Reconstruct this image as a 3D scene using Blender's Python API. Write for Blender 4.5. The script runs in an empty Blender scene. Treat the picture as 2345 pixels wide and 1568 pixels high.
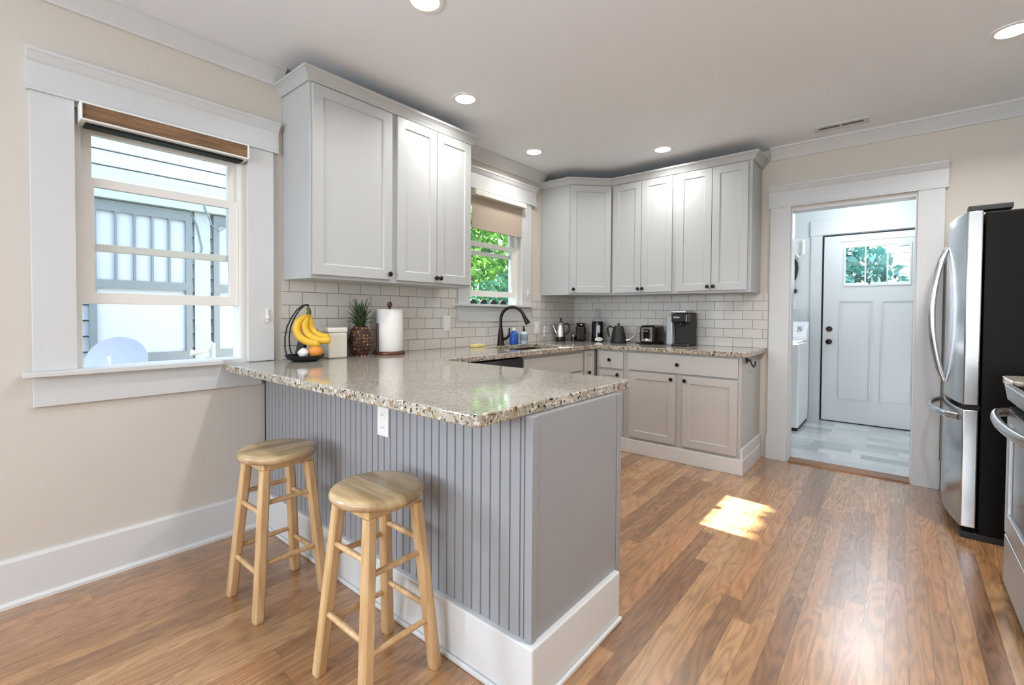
import bpy, bmesh, math, random
from mathutils import Matrix, Vector
random.seed(7)
S = bpy.context.scene
COL = S.collection
PI = math.pi

# ------------------------------------------------------------------ camera
IW, IH = 2345.0, 1568.0
FPX, PITCH, ROLL, YAW, PV = 1060.2289, 0.0201, 0.0066, 0.6951, 739.896
cam_d = bpy.data.cameras.new('camera')
cam = bpy.data.objects.new('camera', cam_d)
COL.objects.link(cam)
fw = Vector((-math.sin(YAW)*math.cos(PITCH), math.cos(YAW)*math.cos(PITCH), -math.sin(PITCH)))
rt = Vector((math.cos(YAW), math.sin(YAW), 0)); up = rt.cross(fw)
r2 = rt*math.cos(ROLL)+up*math.sin(ROLL); u2 = -rt*math.sin(ROLL)+up*math.cos(ROLL)
M = Matrix((r2, u2, -fw)).transposed().to_4x4()
M.translation = Vector((2.7228, -4.3257, 1.1855))
cam.matrix_world = M
cam_d.sensor_width = 36.0
cam_d.lens = FPX*36.0/IW
cam_d.shift_y = -(IH/2-PV)/IW
cam_d.clip_start = 0.02
S.camera = cam

# ------------------------------------------------------------------ world, sun, large lights, exposure
S.view_settings.view_transform = 'Standard'
S.view_settings.look = 'None'
S.view_settings.gamma = 1.0
S.view_settings.use_curve_mapping = False
S.view_settings.exposure = 0.18
S.cycles.use_denoising = True
S.cycles.max_bounces = 10
S.cycles.diffuse_bounces = 6
S.cycles.glossy_bounces = 5
S.cycles.transparent_max_bounces = 12
S.cycles.sample_clamp_indirect = 6.0
S.cycles.caustics_reflective = False
S.cycles.caustics_refractive = False

W = bpy.data.worlds.new('world'); S.world = W
W.use_nodes = True
wn = W.node_tree.nodes; wl = W.node_tree.links
bg = wn['Background']
tc = wn.new('ShaderNodeTexCoord'); sep = wn.new('ShaderNodeSeparateXYZ'); ramp = wn.new('ShaderNodeValToRGB')
wl.new(tc.outputs['Generated'], sep.inputs[0]); wl.new(sep.outputs['Z'], ramp.inputs[0])
ramp.color_ramp.elements[0].position = 0.0; ramp.color_ramp.elements[0].color = (0.80, 0.86, 0.92, 1)
ramp.color_ramp.elements[1].position = 0.7; ramp.color_ramp.elements[1].color = (0.55, 0.74, 1.0, 1)
wl.new(ramp.outputs[0], bg.inputs['Color'])
bg.inputs['Strength'].default_value = 4.0

SUN_DIR = Vector((1.0, -0.042, -0.743)).normalized()
sun_d = bpy.data.lights.new('sun', 'SUN'); sun_d.energy = 75.0; sun_d.angle = 0.009; sun_d.color = (1.0, 0.97, 0.92)
sun = bpy.data.objects.new('sun', sun_d); COL.objects.link(sun)
sun.rotation_euler = SUN_DIR.to_track_quat('-Z', 'Y').to_euler(); sun.location = (-6, -1.3, 6)

def area_light(name, loc, direction, sx, sy, power, color):
    d = bpy.data.lights.new(name, 'AREA'); d.shape = 'RECTANGLE'; d.size = sx; d.size_y = sy; d.energy = power; d.color = color
    o = bpy.data.objects.new(name, d); COL.objects.link(o); o.location = loc
    o.rotation_euler = Vector(direction).to_track_quat('-Z', 'Y').to_euler()
    return o
# daylight of the side window, and an added fill light at the dining end
area_light('dining_side_window_daylight', (-0.16, -5.35, 1.5), (1, 0, 0), 0.62, 1.08, 95, (0.74, 0.86, 1.0))
area_light('dining_end_fill', (2.1, -7.66, 1.5), (0, 1, 0), 2.5, 1.25, 95, (0.84, 0.92, 1.0))

# ------------------------------------------------------------------ helpers
WM = {}                                             # world matrix of every thing / part

def srgb(r, g, b):
    f = lambda c: (c/255/12.92) if c/255 <= 0.04045 else ((c/255+0.055)/1.055)**2.4
    return (f(r), f(g), f(b), 1.0)

class MB:
    """collects shapes in world (or xf-local) coordinates and links them as ONE mesh object"""
    def __init__(s, xf=None):
        s.bm = bmesh.new(); s.xf = xf or Matrix.Identity(4); s.smooth = False
    def v(s, p):
        return s.bm.verts.new(s.xf @ Vector(p))
    def face(s, vs):
        try: return s.bm.faces.new(vs)
        except ValueError: return None
    def box(s, x0, y0, z0, x1, y1, z1):
        if x0 > x1: x0, x1 = x1, x0
        if y0 > y1: y0, y1 = y1, y0
        if z0 > z1: z0, z1 = z1, z0
        P = [s.v(p) for p in ((x0,y0,z0),(x1,y0,z0),(x1,y1,z0),(x0,y1,z0),(x0,y0,z1),(x1,y0,z1),(x1,y1,z1),(x0,y1,z1))]
        for q in ((0,3,2,1),(4,5,6,7),(0,1,5,4),(1,2,6,5),(2,3,7,6),(3,0,4,7)): s.face([P[i] for i in q])
        return s
    def prism(s, pts, a, b, fn):
        """pts 2D polygon, extruded from a to b; fn(u,v,w)->xyz"""
        A = [s.v(fn(u, v, a)) for u, v in pts]; B = [s.v(fn(u, v, b)) for u, v in pts]
        n = len(pts)
        s.face(A[::-1]); s.face(B)
        for i in range(n): s.face([A[i], A[(i+1) % n], B[(i+1) % n], B[i]])
        return s
    def lathe(s, prof, c=(0,0,0), n=24, mat=None, capb=True, capt=True):
        """prof: list of (r,z) along +Z of mat at c"""
        T = Matrix.Translation(c) @ (mat or Matrix.Identity(4)); rings = []
        for r, z in prof:
            if r < 1e-6: rings.append([s.v(T @ Vector((0,0,z)))])
            else: rings.append([s.v(T @ Vector((r*math.cos(2*PI*i/n), r*math.sin(2*PI*i/n), z))) for i in range(n)])
        for A, B in zip(rings, rings[1:]):
            for i in range(n):
                j = (i+1) % n
                if len(A) == 1 and len(B) == 1: continue
                if len(A) == 1: s.face([A[0], B[j], B[i]])
                elif len(B) == 1: s.face([A[i], A[j], B[0]])
                else: s.face([A[i], A[j], B[j], B[i]])
        if capb and len(rings[0]) > 1: s.face(rings[0][::-1])
        if capt and len(rings[-1]) > 1: s.face(rings[-1])
        s.smooth = True
        return s
    def tube(s, path, rad, n=10, flat=None, closed=False):
        """path of points, rad a number or a list; flat = (a,b) elliptical section scale"""
        P = [Vector(p) for p in path]; m = len(P); rings = []
        R = rad if isinstance(rad, (list, tuple)) else [rad]*m
        ref = None
        for i in range(m):
            if closed: t = (P[(i+1) % m]-P[i-1]).normalized()
            else: t = (P[min(i+1, m-1)]-P[max(i-1, 0)]).normalized()
            if ref is None:
                ref = Vector((0,0,1)) if abs(t.z) < 0.9 else Vector((1,0,0))
            a = (ref - t*ref.dot(t)).normalized(); b = t.cross(a); ref = a
            fa, fb = flat or (1, 1)
            rings.append([s.v(P[i]+a*(math.cos(2*PI*k/n)*R[i]*fa)+b*(math.sin(2*PI*k/n)*R[i]*fb)) for k in range(n)])
        pairs = list(zip(rings, rings[1:]))
        if closed: pairs.append((rings[-1], rings[0]))
        for A, B in pairs:
            for k in range(n): s.face([A[k], A[(k+1) % n], B[(k+1) % n], B[k]])
        if not closed:
            s.face(rings[0][::-1]); s.face(rings[-1])
        s.smooth = True
        return s
    def cells(s, us, vs, incl, w0, w1, fn):
        """grid slab: cells (i,j) of us x vs for which incl(uc,vc), extruded w0..w1"""
        nu, nv = len(us)-1, len(vs)-1
        on = {(i, j) for i in range(nu) for j in range(nv) if incl((us[i]+us[i+1])/2, (vs[j]+vs[j+1])/2)}
        V = {}
        def g(i, j, k):
            if (i, j, k) not in V: V[(i, j, k)] = s.v(fn(us[i], vs[j], (w0, w1)[k]))
            return V[(i, j, k)]
        for i, j in on:
            s.face([g(i,j,0), g(i,j+1,0), g(i+1,j+1,0), g(i+1,j,0)])
            s.face([g(i,j,1), g(i+1,j,1), g(i+1,j+1,1), g(i,j+1,1)])
            for di, dj, a, b in ((-1,0,(i,j+1),(i,j)), (1,0,(i+1,j),(i+1,j+1)), (0,-1,(i,j),(i+1,j)), (0,1,(i+1,j+1),(i,j+1))):
                if (i+di, j+dj) not in on:
                    s.face([g(*a,0), g(*b,0), g(*b,1), g(*a,1)])
        return s
    def shaker(s, w, h, t=0.02, fr=0.058, rec=0.008, slab=False):
        """door leaf: local x 0..w, z 0..h, front at y=-t"""
        if slab:
            return s.box(0, -t, 0, w, 0, h)
        q = lambda x, y, z: s.v((x, y, z))
        B = [q(0,0,0), q(w,0,0), q(w,0,h), q(0,0,h)]
        F = [q(0,-t,0), q(w,-t,0), q(w,-t,h), q(0,-t,h)]
        I = [q(fr,-t,fr), q(w-fr,-t,fr), q(w-fr,-t,h-fr), q(fr,-t,h-fr)]
        e = 0.004
        D = [q(fr+e,-t+rec,fr+e), q(w-fr-e,-t+rec,fr+e), q(w-fr-e,-t+rec,h-fr-e), q(fr+e,-t+rec,h-fr-e)]
        s.face(B[::-1])
        for i in range(4):
            j = (i+1) % 4
            s.face([B[i], B[j], F[j], F[i]]); s.face([F[i], F[j], I[j], I[i]]); s.face([I[i], I[j], D[j], D[i]])
        s.face(D)
        return s
    def build(s, name, mat, parent=None, bevel=0.0, seg=2, smooth=None, label=None):
        bm = s.bm
        bmesh.ops.recalc_face_normals(bm, faces=bm.faces)
        if parent is not None:
            bmesh.ops.transform(bm, matrix=WM[parent.name].inverted(), verts=bm.verts)
        me = bpy.data.meshes.new(name); bm.to_mesh(me); bm.free()
        me.materials.append(mat)
        o = bpy.data.objects.new(name, me); COL.objects.link(o)
        if parent is not None:
            o.parent = parent; WM[o.name] = WM[parent.name].copy()
        else: WM[o.name] = Matrix.Identity(4)
        sm = s.smooth if smooth is None else smooth
        if sm:
            for p in me.polygons: p.use_smooth = True
            try: me.set_sharp_from_angle(angle=math.radians(40))
            except Exception: pass
        if bevel:
            m = o.modifiers.new('bevel', 'BEVEL'); m.width = bevel; m.segments = seg; m.limit_method = 'ANGLE'; m.angle_limit = math.radians(40)
        if label: o['label'] = label
        return o

def thing(name, label, cat, loc, group=None, rz=0.0):
    o = bpy.data.objects.new(name, None); COL.objects.link(o)
    o.empty_display_size = 0.05
    o.location = loc; o.rotation_euler = (0, 0, rz)
    WM[o.name] = Matrix.Translation(loc) @ Matrix.Rotation(rz, 4, 'Z')
    o['label'] = label; o['category'] = cat
    if group: o['group'] = group
    return o
def tag(o, label, cat, group=None, kind=None):
    o['label'] = label; o['category'] = cat
    if group: o['group'] = group
    if kind: o['kind'] = kind
    return o
def structure(name, label, cat, loc=(0,0,0)):
    o = thing(name, label, cat, loc); o['kind'] = 'structure'
    return o
def copy_tree(src, loc, label, rz=None):
    r = src.copy(); COL.objects.link(r); r.location = loc; r['label'] = label
    if rz is not None: r.rotation_euler = (0, 0, rz)
    WM[r.name] = Matrix.Translation(loc)
    for ch in list(src.children):
        c = ch.copy(); COL.objects.link(c); c.parent = r
        for g in list(ch.children):
            d = g.copy(); COL.objects.link(d); d.parent = c
    return r
XYZ = lambda u, v, w: (u, v, w)
YZX = lambda u, v, w: (w, u, v)      # u=y, v=z, w=x
XZY = lambda u, v, w: (u, w, v)      # u=x, v=z, w=y

# ------------------------------------------------------------------ materials
def nt(name):
    m = bpy.data.materials.new(name); m.use_nodes = True
    t = m.node_tree; p = t.nodes['Principled BSDF']
    return m, t.nodes, t.links, p
def plain(name, col, rough=0.5, metal=0.0, var=0.03, scale=14.0, bump=0.0, spec=0.5, coat=0.0):
    """procedural painted / moulded surface: faint noise in colour and roughness, optional bump"""
    m, n, l, p = nt(name)
    c = srgb(*col)
    tcn = n.new('ShaderNodeTexCoord'); no = n.new('ShaderNodeTexNoise')
    no.inputs['Scale'].default_value = scale; no.inputs['Detail'].default_value = 4
    l.new(tcn.outputs['Object'], no.inputs['Vector'])
    mx = n.new('ShaderNodeMix'); mx.data_type = 'RGBA'
    mx.inputs['A'].default_value = tuple(max(0, k*(1-var)) for k in c[:3])+(1,)
    mx.inputs['B'].default_value = tuple(min(1, k*(1+var)) for k in c[:3])+(1,)
    l.new(no.outputs['Fac'], mx.inputs['Factor']); l.new(mx.outputs['Result'], p.inputs['Base Color'])
    p.inputs['Roughness'].default_value = rough; p.inputs['Metallic'].default_value = metal
    p.inputs['Specular IOR Level'].default_value = spec
    p.inputs['Coat Weight'].default_value = coat
    if bump:
        b = n.new('ShaderNodeBump'); b.inputs['Strength'].default_value = bump; b.inputs['Distance'].default_value = 0.002
        no2 = n.new('ShaderNodeTexNoise'); no2.inputs['Scale'].default_value = scale*12
        l.new(tcn.outputs['Object'], no2.inputs['Vector']); l.new(no2.outputs['Fac'], b.inputs['Height']); l.new(b.outputs[0], p.inputs['Normal'])
    return m
def emit(name, col, strength):
    m, n, l, p = nt(name)
    p.inputs['Base Color'].default_value = (0.9, 0.9, 0.9, 1)
    p.inputs['Emission Color'].default_value = col; p.inputs['Emission Strength'].default_value = strength
    return m
def mth(n, l, op, a, b=None, c=None):
    q = n.new('ShaderNodeMath'); q.operation = op
    for i, x in enumerate((a, b, c)):
        if x is None: continue
        if isinstance(x, (int, float)): q.inputs[i].default_value = x
        else: l.new(x, q.inputs[i])
    return q.outputs[0]
def glass(name, tint=(1,1,1,1), refl=0.08, rough=0.0):
    m, n, l, p = nt(name)
    n.remove(p); out = n['Material Output']
    a = n.new('ShaderNodeBsdfTransparent'); a.inputs[0].default_value = tint
    g = n.new('ShaderNodeBsdfGlossy'); g.inputs['Roughness'].default_value = rough
    ge = n.new('ShaderNodeNewGeometry'); dp = n.new('ShaderNodeVectorMath'); dp.operation = 'DOT_PRODUCT'
    l.new(ge.outputs['Normal'], dp.inputs[0]); l.new(ge.outputs['Incoming'], dp.inputs[1])
    inv = mth(n, l, 'SUBTRACT', 1.0, mth(n, l, 'ABSOLUTE', dp.outputs['Value']))
    fr = mth(n, l, 'MULTIPLY_ADD', mth(n, l, 'POWER', inv, 5.0), 0.96, 0.04)      # same reflectance from both sides
    mx = n.new('ShaderNodeMixShader')
    l.new(fr, mx.inputs[0]); l.new(a.outputs[0], mx.inputs[1]); l.new(g.outputs[0], mx.inputs[2]); l.new(mx.outputs[0], out.inputs[0])
    return m
def planks(name, cols, w=0.062, L=1.15, rough=0.27, grain=1.0, seam=0.55, swap=False):
    """strip floor running along world Y (or X when swap)"""
    m, n, l, p = nt(name)
    tcn = n.new('ShaderNodeTexCoord'); sp = n.new('ShaderNodeSeparateXYZ'); l.new(tcn.outputs['Object'], sp.inputs[0])
    x, y = (sp.outputs['Y'], sp.outputs['X']) if swap else (sp.outputs['X'], sp.outputs['Y'])
    xr = mth(n, l, 'DIVIDE', x, w); row = mth(n, l, 'FLOOR', xr); fx = mth(n, l, 'FRACT', xr)
    wn1 = n.new('ShaderNodeTexWhiteNoise'); wn1.noise_dimensions = '1D'; l.new(row, wn1.inputs['W'])
    yo = mth(n, l, 'ADD', mth(n, l, 'DIVIDE', y, L), mth(n, l, 'MULTIPLY', wn1.outputs['Value'], 7.3))
    cl = mth(n, l, 'FLOOR', yo); fy = mth(n, l, 'FRACT', yo)
    cv = n.new('ShaderNodeCombineXYZ'); l.new(row, cv.inputs[0]); l.new(cl, cv.inputs[1])
    wn2 = n.new('ShaderNodeTexWhiteNoise'); wn2.noise_dimensions = '2D'; l.new(cv.outputs[0], wn2.inputs['Vector'])
    rp = n.new('ShaderNodeValToRGB'); l.new(wn2.outputs['Value'], rp.inputs[0])
    e = rp.color_ramp.elements
    while len(e) < len(cols): e.new(0.5)
    for i, c in enumerate(cols): e[i].position = i/(len(cols)-1); e[i].color = srgb(*c)
    # grain: stretched noise + cathedral wave per board
    gv = n.new('ShaderNodeCombineXYZ')
    l.new(mth(n, l, 'MULTIPLY', x, 60), gv.inputs[0]); l.new(mth(n, l, 'MULTIPLY', y, 3.0), gv.inputs[1]); l.new(mth(n, l, 'MULTIPLY', wn2.outputs['Value'], 37), gv.inputs[2])
    g1 = n.new('ShaderNodeTexNoise'); g1.inputs['Scale'].default_value = 1.0; g1.inputs['Detail'].default_value = 5; g1.inputs['Roughness'].default_value = 0.65
    l.new(gv.outputs[0], g1.inputs['Vector'])
    gv2 = n.new('ShaderNodeCombineXYZ')
    l.new(mth(n, l, 'MULTIPLY', x, 9), gv2.inputs[0]); l.new(mth(n, l, 'MULTIPLY', y, 1.1), gv2.inputs[1]); l.new(mth(n, l, 'MULTIPLY', wn2.outputs['Value'], 53), gv2.inputs[2])
    g2 = n.new('ShaderNodeTexNoise'); g2.inputs['Scale'].default_value = 1.0; g2.inputs['Detail'].default_value = 2
    l.new(gv2.outputs[0], g2.inputs['Vector'])
    wav = mth(n, l, 'SINE', mth(n, l, 'MULTIPLY', g2.outputs['Fac'], 48.0))
    wav = mth(n, l, 'POWER', mth(n, l, 'ABSOLUTE', wav), 3.0)
    fac = mth(n, l, 'ADD', mth(n, l, 'MULTIPLY', mth(n, l, 'SUBTRACT', g1.outputs['Fac'], 0.5), 0.85*grain), mth(n, l, 'MULTIPLY', wav, -0.42*grain))
    val = mth(n, l, 'ADD', fac, 1.12)
    mx = n.new('ShaderNodeMix'); mx.data_type = 'RGBA'; mx.blend_type = 'MULTIPLY'; mx.inputs['Factor'].default_value = 1.0
    vc = n.new('ShaderNodeCombineXYZ')
    for i, k in enumerate((1.0, 0.97, 0.93)): l.new(mth(n, l, 'POWER', val, 1.0/k), vc.inputs[i])
    l.new(rp.outputs[0], mx.inputs['A']); l.new(vc.outputs[0], mx.inputs['B'])
    # seams
    ex = mth(n, l, 'MINIMUM', fx, mth(n, l, 'SUBTRACT', 1.0, fx)); ey = mth(n, l, 'MINIMUM', fy, mth(n, l, 'SUBTRACT', 1.0, fy))
    sx = mth(n, l, 'LESS_THAN', ex, 0.0011/w); sy = mth(n, l, 'LESS_THAN', ey, 0.0011/L)
    sm = mth(n, l, 'MULTIPLY', mth(n, l, 'MAXIMUM', sx, sy), seam)
    m2 = n.new('ShaderNodeMix'); m2.data_type = 'RGBA'; l.new(sm, m2.inputs['Factor']); l.new(mx.outputs['Result'], m2.inputs['A']); m2.inputs['B'].default_value = srgb(52, 34, 20)
    l.new(m2.outputs['Result'], p.inputs['Base Color'])
    l.new(mth(n, l, 'ADD', mth(n, l, 'MULTIPLY', g1.outputs['Fac'], 0.10), rough-0.05), p.inputs['Roughness'])
    p.inputs['Coat Weight'].default_value = 1.0; p.inputs['Coat IOR'].default_value = 1.65; p.inputs['Coat Roughness'].default_value = 0.24
    b = n.new('ShaderNodeBump'); b.inputs['Strength'].default_value = 0.01; b.inputs['Distance'].default_value = 0.001
    l.new(mth(n, l, 'SUBTRACT', g1.outputs['Fac'], sm), b.inputs['Height']); l.new(b.outputs[0], p.inputs['Normal'])
    return m
def wood(name, c1, c2, rough=0.4, axis='Z', scale=6.0, bands=None):
    m, n, l, p = nt(name)
    tcn = n.new('ShaderNodeTexCoord'); mp = n.new('ShaderNodeMapping'); l.new(tcn.outputs['Object'], mp.inputs[0])
    sc = {'X': (1.2, 14, 14), 'Y': (14, 1.2, 14), 'Z': (14, 14, 1.2)}[axis]
    mp.inputs['Scale'].default_value = [k*scale/6 for k in sc]
    no = n.new('ShaderNodeTexNoise'); no.inputs['Scale'].default_value = 3; no.inputs['Detail'].default_value = 6; l.new(mp.outputs[0], no.inputs['Vector'])
    rp = n.new('ShaderNodeValToRGB'); l.new(no.outputs['Fac'], rp.inputs[0])
    rp.color_ramp.elements[0].position = 0.3; rp.color_ramp.elements[0].color = srgb(*c1)
    rp.color_ramp.elements[1].position = 0.72; rp.color_ramp.elements[1].color = srgb(*c2)
    src = rp.outputs[0]
    if bands:                                        # glued-up boards, each a slightly different tone
        sp = n.new('ShaderNodeSeparateXYZ'); l.new(tcn.outputs['Object'], sp.inputs[0])
        fl = mth(n, l, 'FLOOR', mth(n, l, 'DIVIDE', sp.outputs['Y'], bands))
        wn = n.new('ShaderNodeTexWhiteNoise'); wn.noise_dimensions = '1D'; l.new(mth(n, l, 'ADD', fl, 3.37), wn.inputs['W'])
        mx = n.new('ShaderNodeMix'); mx.data_type = 'RGBA'; mx.blend_type = 'MULTIPLY'
        r2_ = n.new('ShaderNodeValToRGB'); l.new(wn.outputs['Value'], r2_.inputs[0])
        r2_.color_ramp.elements[0].color = (0.62, 0.60, 0.58, 1); r2_.color_ramp.elements[1].color = (1.0, 1.0, 1.0, 1)
        mx.inputs['Factor'].default_value = 1; l.new(src, mx.inputs['A']); l.new(r2_.outputs[0], mx.inputs['B']); src = mx.outputs['Result']
    l.new(src, p.inputs['Base Color']); p.inputs['Roughness'].default_value = rough
    return m
def tiles(name, along, tile=(0.1545, 0.0785), c=(214, 211, 206), grout=(118, 111, 104)):
    m, n, l, p = nt(name)
    tcn = n.new('ShaderNodeTexCoord'); sp = n.new('ShaderNodeSeparateXYZ'); l.new(tcn.outputs['Object'], sp.inputs[0])
    cv = n.new('ShaderNodeCombineXYZ'); l.new(sp.outputs[along], cv.inputs[0]); l.new(mth(n, l, 'SUBTRACT', sp.outputs['Z'], 0.914), cv.inputs[1])
    bt = n.new('ShaderNodeTexBrick'); l.new(cv.outputs[0], bt.inputs['Vector'])
    bt.inputs['Scale'].default_value = 1.0; bt.inputs['Brick Width'].default_value = tile[0]; bt.inputs['Row Height'].default_value = tile[1]
    bt.inputs['Mortar Size'].default_value = 0.0020; bt.inputs['Mortar Smooth'].default_value = 0.3; bt.inputs['Bias'].default_value = 0.0
    bt.inputs['Color1'].default_value = srgb(*c); bt.inputs['Color2'].default_value = srgb(*[k-5 for k in c]); bt.inputs['Mortar'].default_value = srgb(*grout)
    l.new(bt.outputs['Color'], p.inputs['Base Color'])
    l.new(mth(n, l, 'ADD', mth(n, l, 'MULTIPLY', bt.outputs['Fac'], 0.6), 0.10), p.inputs['Roughness'])
    b = n.new('ShaderNodeBump'); b.inputs['Strength'].default_value = 0.6; b.inputs['Distance'].default_value = 0.002; b.invert = True
    l.new(bt.outputs['Fac'], b.inputs['Height']); l.new(b.outputs[0], p.inputs['Normal'])
    return m
def granite(name):
    m, n, l, p = nt(name)
    tcn = n.new('ShaderNodeTexCoord')
    big = n.new('ShaderNodeTexNoise'); big.inputs['Scale'].default_value = 9; big.inputs['Detail'].default_value = 5; l.new(tcn.outputs['Object'], big.inputs['Vector'])
    r1 = n.new('ShaderNodeValToRGB'); l.new(big.outputs['Fac'], r1.inputs[0])
    r1.color_ramp.elements[0].position = 0.35; r1.color_ramp.elements[0].color = srgb(152, 142, 126)
    r1.color_ramp.elements[1].position = 0.65; r1.color_ramp.elements[1].color = srgb(184, 176, 162)
    def speck(scale, thr, col, prev, soft=0.06, detail=2.0):
        t = n.new('ShaderNodeTexNoise'); t.inputs['Scale'].default_value = scale; t.inputs['Detail'].default_value = detail; t.inputs['Roughness'].default_value = 0.6
        mp = n.new('ShaderNodeMapping'); mp.inputs['Location'].default_value = (scale*0.37, scale*0.11, scale*0.73)
        l.new(tcn.outputs['Object'], mp.inputs[0]); l.new(mp.outputs[0], t.inputs['Vector'])
        mr = n.new('ShaderNodeMapRange'); mr.inputs['From Min'].default_value = thr; mr.inputs['From Max'].default_value = thr+soft
        l.new(t.outputs['Fac'], mr.inputs['Value'])
        mx = n.new('ShaderNodeMix'); mx.data_type = 'RGBA'; l.new(mr.outputs['Result'], mx.inputs['Factor']); l.new(prev, mx.inputs['A']); mx.inputs['B'].default_value = srgb(*col)
        return mx.outputs['Result']
    c = speck(55, 0.56, (206, 200, 191), r1.outputs[0])
    c = speck(42, 0.585, (146, 122, 92), c)
    c = speck(75, 0.60, (120, 116, 112), c)
    c = speck(58, 0.605, (52, 44, 38), c, 0.03)
    c = speck(110, 0.63, (30, 26, 24), c, 0.03)
    # up-facing top painted paler with muted specks: glare put into the colour
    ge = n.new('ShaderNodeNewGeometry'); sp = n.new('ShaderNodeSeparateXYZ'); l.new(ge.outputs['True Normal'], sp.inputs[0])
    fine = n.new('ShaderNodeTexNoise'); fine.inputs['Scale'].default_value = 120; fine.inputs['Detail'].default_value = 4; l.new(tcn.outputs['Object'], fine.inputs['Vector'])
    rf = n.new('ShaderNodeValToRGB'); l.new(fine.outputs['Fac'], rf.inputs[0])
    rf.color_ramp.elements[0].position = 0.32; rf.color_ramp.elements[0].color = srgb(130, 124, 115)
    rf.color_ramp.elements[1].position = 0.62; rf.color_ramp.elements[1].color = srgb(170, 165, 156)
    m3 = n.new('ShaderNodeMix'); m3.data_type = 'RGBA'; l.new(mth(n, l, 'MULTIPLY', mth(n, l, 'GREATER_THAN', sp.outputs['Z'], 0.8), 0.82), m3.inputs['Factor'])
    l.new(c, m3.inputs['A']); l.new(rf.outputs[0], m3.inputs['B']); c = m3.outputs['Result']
    l.new(c, p.inputs['Base Color']); p.inputs['Roughness'].default_value = 0.07
    p.inputs['Specular IOR Level'].default_value = 0.6
    return m
def leafmat(name, c1, c2):
    m, n, l, p = nt(name)
    oi = n.new('ShaderNodeTexCoord'); no = n.new('ShaderNodeTexNoise'); no.inputs['Scale'].default_value = 2.2; no.inputs['Detail'].default_value = 6
    l.new(oi.outputs['Object'], no.inputs['Vector'])
    rp = n.new('ShaderNodeValToRGB'); l.new(no.outputs['Fac'], rp.inputs[0])
    rp.color_ramp.elements[0].position = 0.36; rp.color_ramp.elements[0].color = srgb(*c1)
    rp.color_ramp.elements[1].position = 0.62; rp.color_ramp.elements[1].color = srgb(*c2)
    l.new(rp.outputs[0], p.inputs['Base Color']); p.inputs['Roughness'].default_value = 0.5
    tr = n.new('ShaderNodeBsdfTranslucent'); l.new(rp.outputs[0], tr.inputs[0])
    ms = n.new('ShaderNodeMixShader'); ms.inputs[0].default_value = 0.4
    l.new(p.outputs[0], ms.inputs[1]); l.new(tr.outputs[0], ms.inputs[2]); l.new(ms.outputs[0], n['Material Output'].inputs[0])
    return m

m_wall   = plain('wall_paint_greige', (203, 197, 188), 0.75, var=0.015, scale=3, bump=0.05)
m_ceil   = plain('ceiling_paint', (234, 238, 243), 0.7, var=0.01, scale=2, bump=0.04)
m_trim   = plain('trim_paint_white', (204, 206, 207), 0.38, var=0.01)
m_upper  = plain('upper_cabinet_paint', (180, 182, 182), 0.40, var=0.012)
m_lower  = plain('lower_cabinet_paint', (184, 183, 180), 0.42, var=0.015)
m_pen    = plain('peninsula_paint_grey', (148, 150, 154), 0.40, var=0.015)
m_base   = plain('baseboard_paint', (212, 213, 213), 0.40, var=0.01)
m_bronze = plain('oil_rubbed_bronze', (42, 32, 28), 0.35, metal=0.7, var=0.2, scale=30)
m_black  = plain('black_plastic', (22, 21, 22), 0.30, var=0.1)
m_blackm = plain('black_matte', (26, 25, 26), 0.55, var=0.1)
m_blackg = plain('black_gloss', (12, 11, 11), 0.12, var=0.1)
m_fridge = plain('black_textured_side', (11, 9, 7), 0.38, var=0.5, scale=9, bump=0.25, spec=0.12)
m_steel  = plain('stainless_steel', (196, 197, 198), 0.20, metal=1.0, var=0.03, scale=5)
m_chrome = plain('chrome', (215, 216, 218), 0.10, metal=1.0, var=0.02)
m_steelb = plain('brushed_steel', (188, 190, 192), 0.33, metal=1.0, var=0.04, scale=20)
m_white  = plain('white_plastic', (232, 232, 230), 0.35, var=0.01)
m_whitea = plain('white_appliance', (228, 231, 235), 0.25, var=0.01)
m_vinyl  = plain('white_vinyl_sash', (228, 226, 222), 0.35, var=0.01)
m_paper  = plain('paper_towel', (238, 237, 234), 0.9, var=0.02, scale=60, bump=0.3)
m_cream  = plain('cream_ceramic', (226, 222, 212), 0.25, var=0.02)
m_floor  = planks('oak_strip_floor', [(146, 104, 68), (166, 122, 80), (124, 86, 56), (178, 136, 94), (154, 110, 72), (168, 118, 76)], w=0.066, grain=0.8)
m_ltile  = planks('laundry_plank_tile', [(196, 201, 204), (150, 157, 163), (216, 219, 220), (176, 182, 187)], w=0.152, L=0.305, rough=0.32, grain=0.35, seam=0.30, swap=True)
m_tileL  = tiles('subway_tile_side', 'Y'); m_tileB = tiles('subway_tile_rear', 'X')
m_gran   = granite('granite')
m_pine   = wood('varnished_pine', (184, 144, 98), (214, 182, 138), 0.35, 'Z')
m_seat   = wood('varnished_pine_seat', (172, 142, 104), (206, 182, 142), 0.25, 'X', bands=0.058)
m_cherry = wood('dark_cherry', (70, 34, 24), (104, 54, 38), 0.35, 'X')
m_brown  = wood('brown_woven_shade', (104, 78, 56), (146, 114, 84), 0.8, 'Y', 12)
m_shade  = plain('taupe_roller_fabric', (176, 163, 148), 0.9, var=0.04, scale=80, bump=0.2)
m_glass  = glass('window_glass', (0.97, 0.99, 0.99, 1))
m_clear  = glass('clear_plastic', (0.90, 0.93, 0.95, 1))
m_blue   = plain('blue_plastic', (28, 84, 170), 0.2, var=0.05)
m_bluel  = glass('blue_translucent', (0.25, 0.5, 0.85, 1))
m_lens   = emit('lamp_lens', (1.0, 0.93, 0.82, 1), 14.0)
m_siding = plain('neighbour_siding', (182, 189, 194), 0.6, var=0.02, scale=4)
m_sidet  = plain('neighbour_window_trim', (112, 121, 128), 0.5, var=0.03)
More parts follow.
